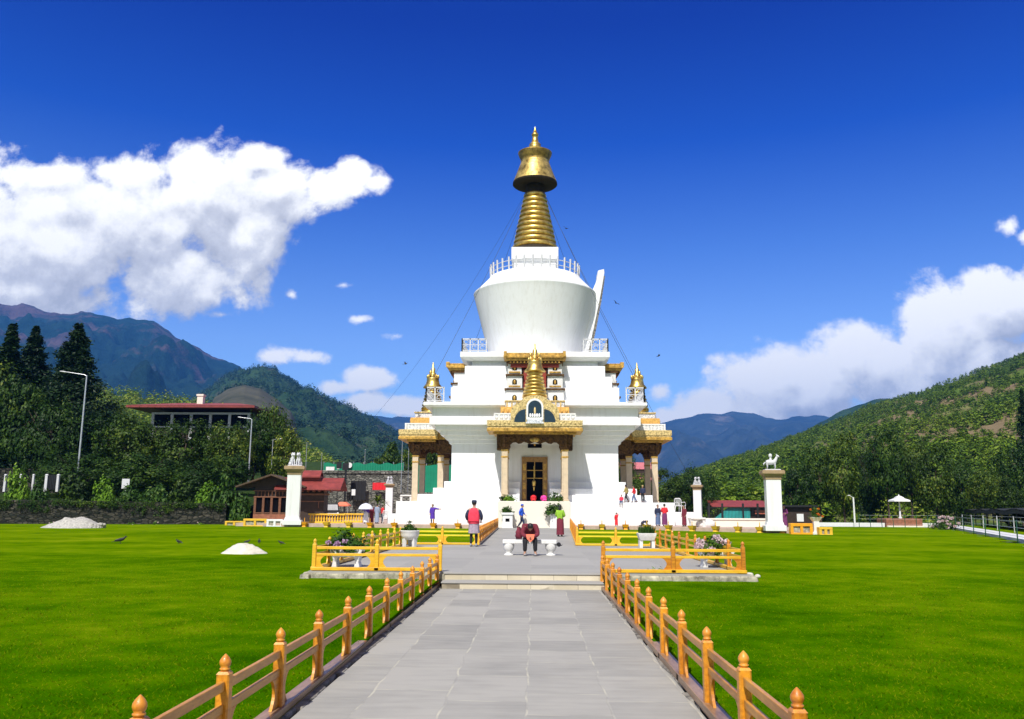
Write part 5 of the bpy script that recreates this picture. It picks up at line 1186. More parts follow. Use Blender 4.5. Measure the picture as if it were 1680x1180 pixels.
mb = MB(); mb.box(-1.0, 1.0, -.8, .8, .38, 1.47); tag(mb.build('plinth_block', M['white'], bevel=.02, loc=(XZ(1116, 72), 72.2, 0)), 'white block carrying a chair at the right end of the base', 'block')
mb = MB(); mb.box(-.95, .95, -.8, .8, .38, 1.2); tag(mb.build('plinth_block', M['white'], bevel=.02, loc=(XZ(655, 71.5), 72.4, 0)), 'white block stepping down at the left end of the base', 'block')
mb = MB(); mb.ell((0, 0, .2), (.75, .5, .42), nu=14, nv=8); tag(mb.build('boulder', M['marble'], loc=(XZ(1157, 65.2), 65.2, .4)), 'pale rounded boulder beside the low cream wall', 'boulder')

# potted plants at the landing
def stand(label, px, Y, z0, w_, h, holes=True):
    t = thing('flower_stand', label, 'flower stand', (XZ(px, Y), Y, z0)); mb = MB(); mb.sq(w_*.9, 0, .1); mb.sq(w_*.82, .08, h-.12); mb.sq(w_, h-.14, h); mb.mi = 1
    if holes: mb.box(-.14, .14, -w_*.82-.01, -w_*.7, h*.42, h*.42+.22)
    mb.build('stand', [M['whitepaint'], M['black']], t, .012); return t
YL = 59.6
stand('white flower stand with a square hole left of the landing', 833, YL, .35, .42, 1.05)
bx = bush_mesh(21, .46, .42, 46, .06, M['bushleaf']); bx2 = bush_mesh(22, .50, .36, 46, .06, M['brightleaf'])
plant('potted_bush', 'clipped green bush standing on the white stand with a square hole', 'bush', (XZ(831, YL), YL, 1.42), bx)
plant('potted_bush', 'flat green bush growing at the left front column of the porch', 'bush', (XZ(834, 60.4), 60.9, 2.2), bx2)
plant('potted_bush', 'tall dark green bush at the right front column of the porch', 'bush', (XZ(912, 60.6), 61.0, 2.22), bush_mesh(23, .55, .62, 60, .07, M['bushleaf']))
stand('white flower stand right of the landing behind the green shawl', 909, YL, .35, .34, 1.0, False)
plant('potted_bush', 'leafy bush on the white stand behind the woman in the green shawl', 'bush', (XZ(909, YL), YL, 1.36), bush_mesh(24, .62, .70, 55, .08, M['bushleaf']))
plant('potted_bush', 'small dark bush beside the left front column of the porch', 'bush', (XZ(824, 61), 61.2, 2.2), bush_mesh(25, .32, .40, 30, .05, M['treeA']))

# ------------------------------------------------------------------ pillars with white animal statues
def statue(kind):
    mb = MB(); mb.mi = 0
    mb.box(-.5, .5, -.45, .45, 0, .07)
    if kind == 'lion':   # seated lions looking out
        for sx, rz in ((-.22, .5), (.24, -.3)):
            R = Matrix.Translation((sx, 0, 0)) @ Matrix.Rotation(rz, 4, 'Z'); mb.X = R
            mb.tube([(0, .22, .15), (0, .12, .28), (0, -.02, .46), (0, -.08, .62), (0, -.10, .74)], [.14, .17, .15, .12, .08], 10)
            mb.ell((0, -.16, .80), (.12, .14, .12)); mb.ell((0, -.28, .77), (.06, .07, .055)); mb.ell((0, -.08, .78), (.16, .09, .16))
            for s in (-1, 1):
                mb.tube([(s*.09, -.1, .48), (s*.09, -.2, .26), (s*.09, -.2, .09)], [.06, .045, .04], 7); mb.ell((s*.09, -.25, .09), (.05, .08, .03))
                mb.ell((s*.14, .12, .17), (.08, .18, .12)); mb.ell((s*.09, -.12, .92), (.025, .03, .045))
            mb.tube([(0, .3, .12), (0, .42, .3), (0, .36, .55)], [.03, .03, .05], 6); mb.X = None
    else:   # standing horse-like animal carrying a jewel
        mb.tube([(-.34, 0, .50), (-.2, 0, .52), (.0, 0, .50), (.2, 0, .54), (.30, 0, .70), (.36, 0, .86)], [.12, .16, .15, .15, .10, .07], 10)
        mb.ell((.42, 0, .90), (.13, .06, .065), Matrix.Rotation(.5, 3, 'Y'))
        for x in (-.3, .2):
            for s in (-1, 1): mb.tube([(x, s*.09, .46), (x+.03, s*.09, .26), (x, s*.09, .06)], [.07, .04, .035], 7)
        mb.tube([(-.38, 0, .52), (-.5, 0, .42), (-.5, 0, .2)], [.04, .05, .02], 6); mb.tube([(-.05, 0, .62), (-.05, 0, .82)], [.1, .06], 8); mb.ell((-.05, 0, .92), (.12, .1, .14))
        for s in (-1, 1): mb.ell((.34, s*.04, .99), (.02, .015, .05))
    return mb.mesh('animal_statue', M['greywhite'])
ST_L, ST_H = statue('lion'), statue('horse')
def pillar(label, px, Y, wpx, y_base_z, ysh, ycap, st, slabel, rz=0.0, capm='capital'):
    sc_ = FPX*1.01/Y; w_ = wpx/sc_/2; x = XZ(px, Y); zs, zc = P(px, ysh, Y).z, P(px, ycap, Y).z
    t = thing('pillar', label, 'pillar', (x, Y, y_base_z), rz, 'pillars with animal statues round the stupa'); h1, h2 = zs-y_base_z, zc-y_base_z
    mb = MB(); mb.sq(w_*1.4, -.1, .26); mb.sq(w_*1.18, .24, .5, w_*1.04); mb.sq(w_, .48, h1); mb.build('shaft', M['white'], t, .02)
    mb = MB(); c = h2-h1; mb.sq(w_*1.06, h1-.02, h1+c*.3, w_*1.08); mb.sq(w_*1.08, h1+c*.3, h1+c*.62, w_*1.38); mb.sq(w_*1.52, h1+c*.6, h1+c*.9); mb.sq(w_*1.46, h1+c*.88, h2); mb.build('capital', M[capm], t, .015)
    s = link('animal_statue', st, None, 0, (x, Y, zc), rz); k = w_*1.05/.5; s.scale = (k, k, k*1.05); tag(s, slabel, 'statue'); return t
pillar('white pillar with tan capital standing in front of the red roofed pavilion', 481, 68.4, 21.5, .4, 779, 765, ST_L, 'pair of white seated lions on the pillar before the pavilion', .18)
pillar('large sunlit white pillar with tan capital at the right end of the terrace', 1269, 59.3, 23.5, .4, 787, 772, ST_H, 'white horse like statue on the large right hand pillar', -.1)
pillar('small far white pillar left of the stupa, by the palm', 638, 103, 11.5, .4, 800, 794, ST_L, 'white seated lions on the small far pillar left of the stupa', .1)
pillar('small far white pillar right of the stupa, before the round trees', 1145, 96, 12.5, .4, 804, 796, ST_L, 'white seated lions on the small far pillar right of the stupa', -.3)

# ------------------------------------------------------------------ red roofed pavilion
M['gable'] = mat('dark_gable_boards', (.075, .045, .022), .7, var=.4, scale=4)
pv = thing('pavilion', 'dark timber pavilion with layered red roof and barred windows behind the white pillar', 'pavilion', (XZ(480, 77), 77, .3), .10)
def gable(mb, L_, Wd, zr, ze, th=.12, ridge=None):   # two slopes along x
    for s in (-1, 1):
        vs = [(-L_, s*Wd, ze), (L_, s*Wd, ze), (L_-.0, 0, zr), (-L_+.0, 0, zr)]
        mb.add(vs+[(x, y, z-th) for x, y, z in vs], [(0, 1, 2, 3) if s < 0 else (3, 2, 1, 0), (7, 6, 5, 4) if s < 0 else (4, 5, 6, 7), (0, 4, 5, 1), (1, 5, 6, 2), (2, 6, 7, 3), (3, 7, 4, 0)])
mb = MB()
mb.box(-3.3, -.3, -.4, 3, 0, 3.1); mb.box(-.25, 2.7, .3, 3, 0, 2.9); mb.build('wall', M['darkwood'], pv)
mb = MB(); mb.box(-3.3, -.2, -.62, -.42, .15, .75); mb.build('brick_base', M['brick'], pv, .01)
mb = MB()
for i in range(5):
    x = -3.2+i*.72; mb.box(x-.10, x+.10, -.62, -.42, .74, 2.25)
mb.box(-3.3, -.2, -.60, -.42, .80, .90); mb.box(-3.35, -.15, -.64, -.42, 2.2, 2.32)
for i in range(9): mb.box(-3.0+i*.31-.03, -3.0+i*.31+.03, -.55, -.45, 2.32, 2.75)
mb.box(-3.4, .2, -.58, -.42, 2.75, 2.83); mb.build('window_frame', M['brownwood'], pv, .01)
mb = MB()
for i in range(4): x = -2.84+i*.72; mb.box(x-.25, x+.25, -.46, -.41, .9, 2.2)
mb.build('window_opening', M['black'], pv)
mb = MB()   # front gable facing the lawn
for s in (-1, 1):
    pts = [(-1.75+s*3.0, 3.05), (-1.75, 4.12), (-1.75, 4.26), (-1.75+s*3.05, 3.17)]
    mb.panel(pts if s < 0 else list(reversed(pts)), -1.5, 3.4)
mb.build('gable_roof', M['gable'], pv)
mb = MB(); mb.panel([(-4.3, 3.12), (.8, 3.12), (-1.75, 4.1)], -.3, -.2); mb.build('gable_end', M['darkwood'], pv)
mb = MB(); mb.X = Matrix.Translation((1.4, 1.6, 0)); gable(mb, 2.9, 2.7, 4.05, 3.0); mb.X = Matrix.Translation((.9, 1.6, 0)); gable(mb, 1.35, 1.2, 4.72, 4.15); mb.X = None; mb.box(-.4, 2.2, .9, 2.3, 3.4, 4.2); mb.build('layered_roof', M['redroof'], pv)
mb = MB()
for i in range(8): mb.box(-.2+i*.5, -.08+i*.5, -.7, .5, 2.72, 2.9)
mb.box(-.3, 3.2, .1, .3, 2.45, 2.6); mb.box(-.2, 2.7, .22, .3, 1.85, 1.95); mb.box(2.2, 2.28, .2, .3, 1.3, 1.9); mb.build('rafter', M['brownwood'], pv)

# ------------------------------------------------------------------ left side: stone wall, bank, road wall, house
A, B = G(-160, 870), G(368, 862); A = Vector((-58, 69.5, .1)); B = Vector((XZ(372, 76), 76, 0))
d = (B-A); L_ = d.length; rzw = math.atan2(d.y, d.x); q = Vector((-d.y, d.x, 0))/L_
mb = MB(); N = 260; K = 12; vs = []; fs = []
for i in range(N+1):
    x = L_*i/N; h = 2.2+.10*mnoise.noise((i*.12, 1, 0))+.09*mnoise.noise((i*.9, 4, 0))-.35*(i/N)
    for j in range(K+1):
        z = -.2+(h+.2)*j/K; vs.append((x, -.32+.09*mnoise.noise((x*1.6, z*3.2, 2))+.05*mnoise.noise((x*4, z*8, 7)), z))
    vs += [(x, .35, h-.03), (x, .35, -.2)]
R_ = K+3
for i in range(N):
    for j in range(R_-1): a = i*R_+j; fs.append((a, a+R_, a+R_+1, a+1))
mb.add(vs, fs)
tag(mb.build('stone_wall', M['stonewall'], loc=A), 'long dark mossy stone retaining wall along the left edge of the lawn', 'wall'); wl = bpy.context.collection.objects[-1]; wl.rotation_euler = (0, 0, rzw)
rng = np.random.default_rng(31); C = []
for i in range(420):
    x = rng.uniform(0, L_); k = mnoise.noise((x*.22, 3, 1)); dp = rng.uniform(0, 1)**2*(.25+1.5*max(0, k+.25))
    C.append((x, -.36-rng.uniform(0, .12), 2.12-.35*x/L_-dp))
iv = link('creeper', np_mesh('creeper', leaves(rng, C, .10, 22, .055, asp=.7, outward=(L_/2, 20, -3), ow=.5), 4, M['treeA']), wl); iv['kind'] = 'stuff'
def bank_z(x, y):
    t = max(0, min(1, (y-76)/110)); e = max(0, min(1, (-19-x)/9)); return (1.95+t*9.5+.5*mnoise.noise((x*.05, y*.05, 0)))*e
mb = MB(); nx, ny = 60, 40; vs = []; fs = []
for j in range(ny+1):
    for i in range(nx+1):
        t = i/nx; f_ = j/ny; base = A.lerp(B, t*1.35-.2); x = base.x; y = base.y+.3+f_**1.6*160; x = x*(1+.9*f_)
        z = bank_z(x, y) if t < .97 else -.3
        if j == 0: z = min(z, 1.85)
        vs.append((x, y, z))
for j in range(ny):
    for i in range(nx): a = j*(nx+1)+i; fs.append((a, a+1, a+nx+2, a+nx+1))
mb.add(vs, fs, True); M['bank'] = hill_mat('bank_soil_and_grass', (.014, .034, .006), (.04, .07, .014), (.06, .05, .03), .08, .6, .8, .3); struct(mb.build('bank', M['bank']))
mb = MB(); mb.box(-16, 9, -.3, .3, -1, 2.4)
for i in range(9): mb.box(-15+i*3, -14.6+i*3, -.42, -.3, -1, 2.5)
mb.box(-16, 9, -.36, .36, 2.4, 2.55); tag(mb.build('road_wall', M['stonewall'], loc=(XZ(0, 88), 88, 2.9)), 'dark stone wall above the road under the tall conifers', 'wall')
for px, w_, lab in ((4, .35, 'white marker post at the very left edge of the photo'), (29, .35, 'second white marker post from the left edge'), (50, .3, 'white marker post partly behind yellow leaves'), (72, .42, 'white gate post left of the dark gate'), (91, .38, 'white gate post right of the dark gate')):
    Y = 79; z0 = P(px, 800, Y).z; z1 = P(px, 778, Y).z; mb = MB(); mb.sq(w_*.32, -.4, z1-z0-.1, w_*.28); mb.sq(w_*.36, z1-z0-.12, z1-z0, w_*.2)
    tag(mb.build('marker_post', M['greywhite'], bevel=.02, loc=(XZ(px, Y), Y, z0)), lab, 'post', 'white posts along the road')
z0 = P(82, 800, 79.1).z; mb = MB(); mb.box(-.42, .42, -.05, .05, -.2, 1.15)
for i in range(6): mb.box(-.4+i*.15, -.36+i*.15, -.09, .09, -.2, 1.2)
tag(mb.build('gate', M['iron'], loc=(XZ(82, 79.1), 79.1, z0)), 'small dark gate between the two white gate posts', 'gate')
mb = MB(); mb.panel([(-.35, .0), (.35, .0), (.35, .9), (-.35, .9)], -.04, .04); mb.tube([(0, .06, -1.2), (0, .06, .5)], .04, 6)
tag(mb.build('notice_board', M['greywhite'], loc=(XZ(203, 78.2), 78.2, P(203, 802, 78.2).z)), 'small grey notice board among the shrubs on the wall', 'sign')
# house behind the trees
Yh = 128; hx0, hx1 = XZ(240, Yh), XZ(400, Yh); hz = P(310, 690, Yh).z; hs = thing('house', 'flat house with a wide red hipped roof and pale chimney above the trees', 'house', ((hx0+hx1)/2, Yh, hz-6)); hw = (hx1-hx0)/2
mb = MB(); mb.box(-hw, hw, 0, 9, 0, 7.3); mb.build('wall', M['darkwood'], hs)
rx0, rx1 = XZ(205, Yh)-hs.location.x, XZ(417, Yh)-hs.location.x; ze = P(310, 668, Yh).z-hs.location.z; zr = ze+1.15
mb = MB(); vs = [(rx0, -2.5, ze), (rx1, -2.5, ze), (rx1, 11.5, ze), (rx0, 11.5, ze), (rx0+5, 4.5, zr), (rx1-5, 4.5, zr)]
mb.add(vs, [(0, 1, 5, 4), (1, 2, 5), (2, 3, 4, 5), (3, 0, 4)]); mb.box(rx0+.02, rx1-.02, -2.48, 11.48, ze-.34, ze-.004); mb.build('roof', M['redroof'], hs)
mb = MB(); mb.box(-.45, .45, 2, 2.9, zr-1.4, P(307, 646, Yh).z-hs.location.z); mb.box(-.55, .55, 1.9, 3, P(307, 647, Yh).z-hs.location.z, P(307, 645, Yh).z-hs.location.z+.1)
c = mb.build('chimney', M['cream'], hs); c.location.x = XZ(307, Yh)-hs.location.x
mb = MB(); mb.box(-hw-.2, hw+.2, -.25, 0, 6.9, 7.2); mb.box(-hw-.2, hw+.2, -.25, 0, 4.9, 5.1)
for i in range(6): xx = -hw+2*hw*i/5; mb.box(xx-.2, xx+.2, -.2, 0, 3, 6.95)
mb.build('window_band_frame', M['greywhite'], hs)
for i in range(5):
    xx = -hw+2*hw*(i+.5)/5; mb = MB(); mb.box(xx-1.2, xx+1.2, -.1, -.02, 5.15, 6.85); wo = mb.build('window', M['black'], hs)

# ------------------------------------------------------------------ trees and shrubs
LT = 'trees on the bank left of the lawn'
def bz(px, Y): return bank_z(XZ(px, Y), Y)
for key, px, yt, wp, Y, lab in (
    ('c2', 22, 533, 135, 100, 'tall narrow conifer at the very left edge'), ('c1', 60, 537, 140, 106, 'tall conifer second from the left, between the two others'), ('c3', 130, 534, 190, 97, 'broad full conifer behind the tall bent street lamp'),
    ('b4', -20, 610, 110, 94, 'dark leafy tree cut by the left edge below the conifers'), ('b1', 40, 628, 95, 92, 'dark tree filling the gap below the two left conifers'), ('b5', 92, 650, 110, 90, 'dark spreading tree left of the street lamp pole'), ('b2', 160, 655, 95, 101, 'tree just right of the broad conifer'), ('b3', 185, 668, 70, 93, 'tree right of the street lamp pole top'),
    ('b4', 222, 690, 95, 90, 'olive tree in front of the left end of the red roof'), ('b2', 262, 694, 80, 92, 'light green tree below the red roof, left of the chimney'), ('b4', 305, 697, 90, 91, 'olive tree directly below the chimney'), ('b1', 345, 698, 80, 93, 'dark tree under the middle windows of the house'), ('b2', 384, 702, 80, 90, 'tree just left of the second street lamp'),
    ('b5', 450, 657, 92, 97, 'large round dark tree right of the house roof'), ('b1', 420, 690, 80, 94, 'dense tree between second street lamp and the large round tree'), ('b4', 468, 712, 60, 92, 'low tree behind the pavilion roof'),
    ('b5', 130, 738, 150, 84, 'wide low dark tree above the stone wall left part'), ('b5', 240, 742, 150, 84, 'wide low dark tree above the stone wall middle part'), ('b5', 335, 752, 120, 85, 'wide low dark tree above the stone wall right part'), ('b3', 385, 742, 62, 84, 'narrow leafy tree at the left end of the pavilion roof')):
    tree_px(key, px, yt, wp, Y, bz(px, Y)-.3, lab, LT)
NB_ = 'shrubs on top of the stone wall'
sh = [bush_mesh(40+i, .9, .85, 90, .10, M['bushleaf'], per=26) for i in range(2)]+[bush_mesh(45, .9, .85, 80, .10, M['brightleaf'], per=24), bush_mesh(46, .9, .9, 90, .10, M['treeB'], per=28)]
for k, px, yt, hpx, s, lab in ((2, 28, 772, 50, 1.2, 'yellow green shrub among the white marker posts'), (0, 62, 795, 30, 1.0, 'shrub at the wall top below the gate posts'), (3, 122, 784, 42, 1.5, 'rounded olive shrub on the wall above the gravel heap'), (2, 172, 788, 40, 1.15, 'light green shrub right of the gravel heap on the wall'), (0, 213, 797, 30, 1.2, 'green shrub below the grey notice board'), (1, 255, 795, 32, 1.3, 'green shrub at the middle of the wall'), (3, 298, 792, 34, 1.3, 'olive shrub right of the middle of the wall'), (2, 338, 794, 32, 1.15, 'light green shrub near the right end of the wall'), (0, 366, 782, 60, 1.3, 'tall shrub at the right end of the wall'), (1, 392, 812, 40, .95, 'shrub at the pavilion left corner on the lawn edge')):
    Y = 77.5 if px < 380 else 75.5; pt = P(px, yt+hpx, Y); o = plant('shrub', lab, 'shrub', (pt.x, Y, pt.z), sh[k], NB_, px); z = hpx/(FPX/Y)/.95; o.scale = (s, s, z)
for px, Y, yt, lab in ((88, 71.9, 842, 'small thin plant at the wall foot left of the gravel heap'), (218, 72.4, 853, 'small pale plant at the wall foot right of the heap'), (258, 72.9, 853, 'small pale plant at the wall foot below the middle shrub'), (330, 74.2, 852, 'small pale plant at the wall foot near its right end')):
    o = plant('wall_foot_plant', lab, 'plant', (XZ(px, Y), Y, 0), bush_mesh(px, .3, .42, 14, .06, M['brightleaf'], nf=3, fr=.05, fm=M['petal']), 'plants at the foot of the stone wall')
# middle distance
MT = 'trees near the stupa'
for key, px, yt, wp, Y, zb, lab in (
    ('b4', 643, 735, 62, 118, .2, 'round bright green tree left of the left porch'), ('b2', 700, 705, 60, 120, .2, 'tree seen between the left porch columns'), ('b1', 668, 742, 50, 128, .2, 'darker tree behind the flagpoles beside the left porch'), ('b3', 740, 725, 60, 130, .2, 'tree hidden mostly behind the left porch and wall'),
    ('b5', 1130, 762, 82, 108, .2, 'large round tree right of the right porch'), ('b4', 1094, 776, 60, 104, .2, 'round tree close to the right porch base'), ('b1', 1163, 788, 40, 112, .2, 'smaller tree behind the far right pillar'), ('b2', 1050, 780, 60, 116, .2, 'olive tree seen through the right porch columns'), ('b2', 1022, 742, 40, 122, .2, 'yellow green tree at the left edge of the right porch opening')):
    tree_px(key, px, yt, wp, Y, zb, lab, MT)
RT = 'row of trees along the right end of the lawn'
for key, px, yt, wp, Y, lab in (
    ('b3', 1303, 758, 48, 100, 'first tree of the row, right behind the large pillar'), ('b1', 1340, 738, 58, 104, 'second tree of the right row from the pillar'), ('b4', 1378, 722, 62, 99, 'tree behind the white lamp post of the right row'), ('b5', 1418, 728, 70, 106, 'tree between the white lamp post and the small shrine'), ('b1', 1450, 706, 60, 100, 'tall tree left of the small white shrine'), ('b2', 1488, 724, 62, 108, 'tree directly behind the small white shrine'), ('b4', 1530, 738, 66, 98, 'tree right of the small white shrine'), ('b5', 1572, 748, 76, 103, 'spreading tree over the dark shade canopy'), ('b2', 1612, 768, 60, 92, 'olive tree over the right part of the shade canopy'), ('b4', 1648, 792, 56, 80, 'bright green low tree near the right edge'), ('c1', 1676, 640, 62, 112, 'tall dark conifer at the right edge'), ('c2', 1705, 660, 50, 104, 'conifer cut by the right edge'), ('b1', 1668, 735, 70, 96, 'dark tree below the right edge conifer')):
    tree_px(key, px, yt, wp, Y, -.1, lab, RT)
# palm-like plant before the black cloth
pt = P(618, 848, 92); pm_ = thing('palm', 'spiky palm like plant behind the white umbrella', 'palm', (pt.x, 92, .3)); mb = MB(); mb.tube([(0, 0, -.3), (.1, 0, 1.0), (.05, 0, 2.0)], [.2, .16, .13], 8); mb.build('trunk', M['bark'], pm_)
rng = np.random.default_rng(6); Vs = []
for i in range(34):
    a = rng.uniform(0, 6.28); up = rng.uniform(.1, 1.3); Lf = rng.uniform(1.2, 1.8); p0 = np.array([.05, 0, 2.0]); dirv = np.array([math.cos(a)*math.cos(up), math.sin(a)*math.cos(up), math.sin(up)]); sd_ = np.array([-math.sin(a), math.cos(a), 0])
    for s in range(5):
        t0, t1 = s/5, (s+1)/5; f0 = p0+dirv*Lf*t0-np.array([0, 0, .5*t0*t0*Lf]); f1 = p0+dirv*Lf*t1-np.array([0, 0, .5*t1*t1*Lf]); w0, w1 = .16*(1-t0*.8), .16*(1-t1*.95)
        Vs += [f0-sd_*w0, f0+sd_*w0, f1+sd_*w1, f1-sd_*w1]
link('crown', np_mesh('crown', np.array(Vs), 4, M['treeB']), pm_)

# ------------------------------------------------------------------ middle distance left: retaining wall, fence, signs, cloths, poles
Yw = 112; x0, x1 = XZ(470, Yw), XZ(790, Yw); zt = P(570, 772, Yw).z
mb = MB(); mb.box(x0, x1, Yw, Yw+1, -.2, zt-.38)
mb.box(x0, x1, Yw-.15, Yw+1.1, zt-.4, zt); tag(mb.build('retaining_wall', M['greywall'], bevel=.03), 'grey stone retaining wall between the pavilion and the stupa', 'wall')
def sheet_fence(label, px0, px1, Y, z0, h, n, m, wav=.12):
    xa, xb = XZ(px0, Y), XZ(px1, Y); t = thing('sheet_fence', label, 'fence', (xa, Y, z0)); L2 = xb-xa; mb = MB(); k = n*12; pts = []
    for i in range(k+1): pts.append((L2*i/k, .04*math.sin(i*2.1), h*(1+wav*math.sin(i*.35))))
    for i in range(k):
        a, b = pts[i], pts[i+1]; mb.add([(a[0], a[1], 0), (b[0], b[1], 0), (b[0], b[1], b[2]), (a[0], a[1], a[2]), (a[0], a[1]+.02, 0), (b[0], b[1]+.02, 0), (b[0], b[1]+.02, b[2]), (a[0], a[1]+.02, a[2])], [(0, 1, 2, 3), (7, 6, 5, 4), (3, 2, 6, 7)])
    mb.build('sheet', m, t); k2 = MB(); k2.tube([(0, 0, -.1), (0, 0, h+.2)], .05, 6); km = k2.mesh('post', M['steel'])
    for i in range(n+1): link('post', km, t, 0, (L2*i/n, .1, 0))
sheet_fence('green sheet fence on top of the grey retaining wall', 528, 660, Yw+.5, zt, .95, 8, M['greensheet'])
sheet_fence('tall green sheet fence seen between the left porch columns', 680, 752, 108, P(700, 808, 108).z, 3.4, 4, M['greensheet'], .02)
def cloth_panel(name, label, cat, px0, px1, y0, y1, Y, m):
    xa, xb = XZ(px0, Y), XZ(px1, Y); za, zb = P(px0, y1, Y).z, P(px0, y0, Y).z; mb = MB(); n = 20
    for s, o_ in ((1, 0), (-1, .04)):
        vs = [(xa+(xb-xa)*i/n, o_+.09*math.sin(i*1.3)*(1-j*.8), za+(zb-za)*j) for j in (0, 1) for i in range(n+1)]
        fs = [(i, i+1, n+2+i, n+1+i) if s > 0 else (i+1, i, n+1+i, n+2+i) for i in range(n)]; mb.add(vs, fs, True)
    return tag(mb.build(name, m, loc=(0, Y, 0)), label, cat)
cloth_panel('hanging_cloth', 'large black cloth hanging on the grey retaining wall', 'cloth', 574, 599, 789, 820, 111, M['blackcloth'])
cloth_panel('hanging_cloth', 'red cloth hanging on the wall beside the small far pillar', 'cloth', 610, 632, 792, 804, 111, M['crimson'])
def board(label, px, y0, y1, wpx, Y, zpost, m='whitepaint', rnd=False, name='signboard'):
    x = XZ(px, Y); za, zb = P(px, y1, Y).z, P(px, y0, Y).z; hw_ = wpx*Y/FPX/2; t = thing(name, label, 'sign', (x, Y, 0)); mb = MB()
    if rnd: mb.panel([(hw_*math.cos(i*.524), (za+zb)/2+(zb-za)/2*math.sin(i*.524)) for i in range(12)], -.04, .04)
    else: mb.box(-hw_, hw_, -.04, .04, za, zb)
    mb.build('board', M[m], t, .01); mb = MB(); mb.tube([(0, .07, zpost), (0, .07, (za+zb)/2)], .05, 6); mb.build('post', M['iron'], t); return t
board('upright white signboard on a post in front of the black cloth', 579, 803, 813, 6, 96, .3)
board('round white signboard above the green sheet fence', 571, 759, 768, 8, 112.3, zt, rnd=True)
board('white signboard with boxes near the pavilion roof, above the retaining wall', 539, 766, 774, 14, 112.3, zt); board('small white sign high on the dark post', 552, 766, 770, 4, 110, .3)
mb = MB(); zz0 = P(565, 765, 109).z; mb.tube([(0, 0, 0), (0, 0, zz0)], .13, 8); mb.box(-.45, .35, -.12, .12, zz0-.5, zz0+.4); mb.box(-1.2, -.55, -.12, .12, zz0-.3, zz0+.5); tag(mb.build('dark_pole', M['iron'], loc=(XZ(565, 109), 109, 0)), 'thick dark pole with dark boxes behind the pavilion', 'pole')
def flagpole(label, px, yt, yb, Y, r=.05, lean=0.0):
    a, b = P(px, yb, Y), P(px, yt, Y); mb = MB(); mb.tube([(0, 0, -.6), (0, 0, b.z-a.z)], [r, r*.6], 7); mb.ell((0, 0, b.z-a.z), (r*1.3,)*3, nu=8, nv=6); tag(mb.build('flagpole', M['steel'], loc=(a.x, Y, a.z)), label, 'pole', 'bare poles left of the stupa')
for px, yt, yb, Y, lab in ((502, 727, 760, 115, 'thin pole just right of the pillar lions'), (527, 745, 772, 116, 'short thin pole behind the pavilion roof end'), (598, 738, 772, 114, 'tall thin pole above the black cloth'), (658, 716, 800, 104, 'tall pale pole close beside the left porch'), (669, 735, 800, 106, 'second pale pole beside the left porch, shorter')): flagpole(lab, px, yt, yb, Y)
# street lamps
def street_lamp(label, px, ytop, ybase, Y, arm_px, r=.09, zb=None):
    a, b = P(px, ybase, Y), P(px, ytop, Y); h = b.z-a.z; al = arm_px*Y/FPX; t = thing('street_lamp', label, 'street lamp', a)
    mb = MB(); mb.tube([(0, 0, -.8), (0, 0, h)], [r, r*.65], 9); mb.build('pole', M['steel'], t)
    mb = MB(); mb.tube([(0, 0, h-.1), (-al*.1, 0, h+.05), (-al, 0, h+abs(al)*.16)], [r*.6, r*.5, r*.4], 7); mb.build('arm', M['steel'], t)
    mb = MB(); mb.ell((-al*1.12, 0, h+abs(al)*.17), (abs(al)*.2, .13, .07), Matrix.Rotation(.12 if al > 0 else -.12, 3, 'Y')); mb.build('lamp_head', M['greywhite'], t); return t
street_lamp('tallest street lamp with a long arm, in front of the broad conifer', 128, 616, 772, 82, 36, .10)
street_lamp('street lamp with a short arm at the right end of the house', 408, 688, 778, 88, 18, .09)
street_lamp('faint thin street lamp against the large round dark tree', 446, 722, 756, 91, -12, .05)
# parked jeep and stall behind the pavilion
cx, cy = XZ(544, 88), 88; car = thing('parked_car', 'dark jeep with pale windscreen half hidden behind the pavilion', 'car', (cx, cy, .3), .25)
mb = MB(); mb.panel([(-.85, .35), (.85, .35), (.88, .95), (.80, 1.05), (-.80, 1.05), (-.88, .95)], -1.9, 1.9); mb.panel([(-.76, 1.04), (.76, 1.04), (.66, 1.72), (.58, 1.78), (-.58, 1.78), (-.66, 1.72)], -.9, 1.8); mb.build('body', M['iron'], car, .05)
mb = MB(); mb.panel([(-.64, 1.1), (.64, 1.1), (.56, 1.66), (-.56, 1.66)], -.93, -.89); mb.build('windscreen', M['greywhite'], car)
mb = MB(); mb.box(-.7, .7, -1.96, -1.88, .55, .82); mb.build('grille', M['greywhite'], car)
km = MB(); km.X = Matrix.Rotation(math.pi/2, 4, 'Y'); km.lathe([(.2, -.12), (.36, -.12), (.38, -.08), (.38, .08), (.36, .12), (.2, .12)], 18); wm = km.mesh('wheel', M['iron'])
for sx in (-1, 1):
    for sy in (-1, 1): link('wheel', wm, car, 0, (sx*.78, sy*1.25, .38))
    mb = MB(); mb.ell((sx*.6, -1.93, .78), (.12, .05, .1)); mb.build('headlight', M['whitepaint'], car)
stl = thing('stall', 'small stall under an orange red canopy right of the jeep', 'stall', (XZ(563, 92), 92, .3)); mb = MB(); mb.sq(.72, 1.6, 1.95, .3); mb.sq(.72, 1.5, 1.62); mb.build('canopy', M['salmon'], stl)
for sx in (-1, 1):
    mb = MB(); mb.tube([(sx*.6, -.6, 0), (sx*.6, -.6, 1.55)], .04, 6); mb.build('post', M['steel'], stl)
mb = MB(); mb.box(-.85, .85, -.6, .3, 0, .9); mb.build('counter', M['darkwood'], stl, .02)
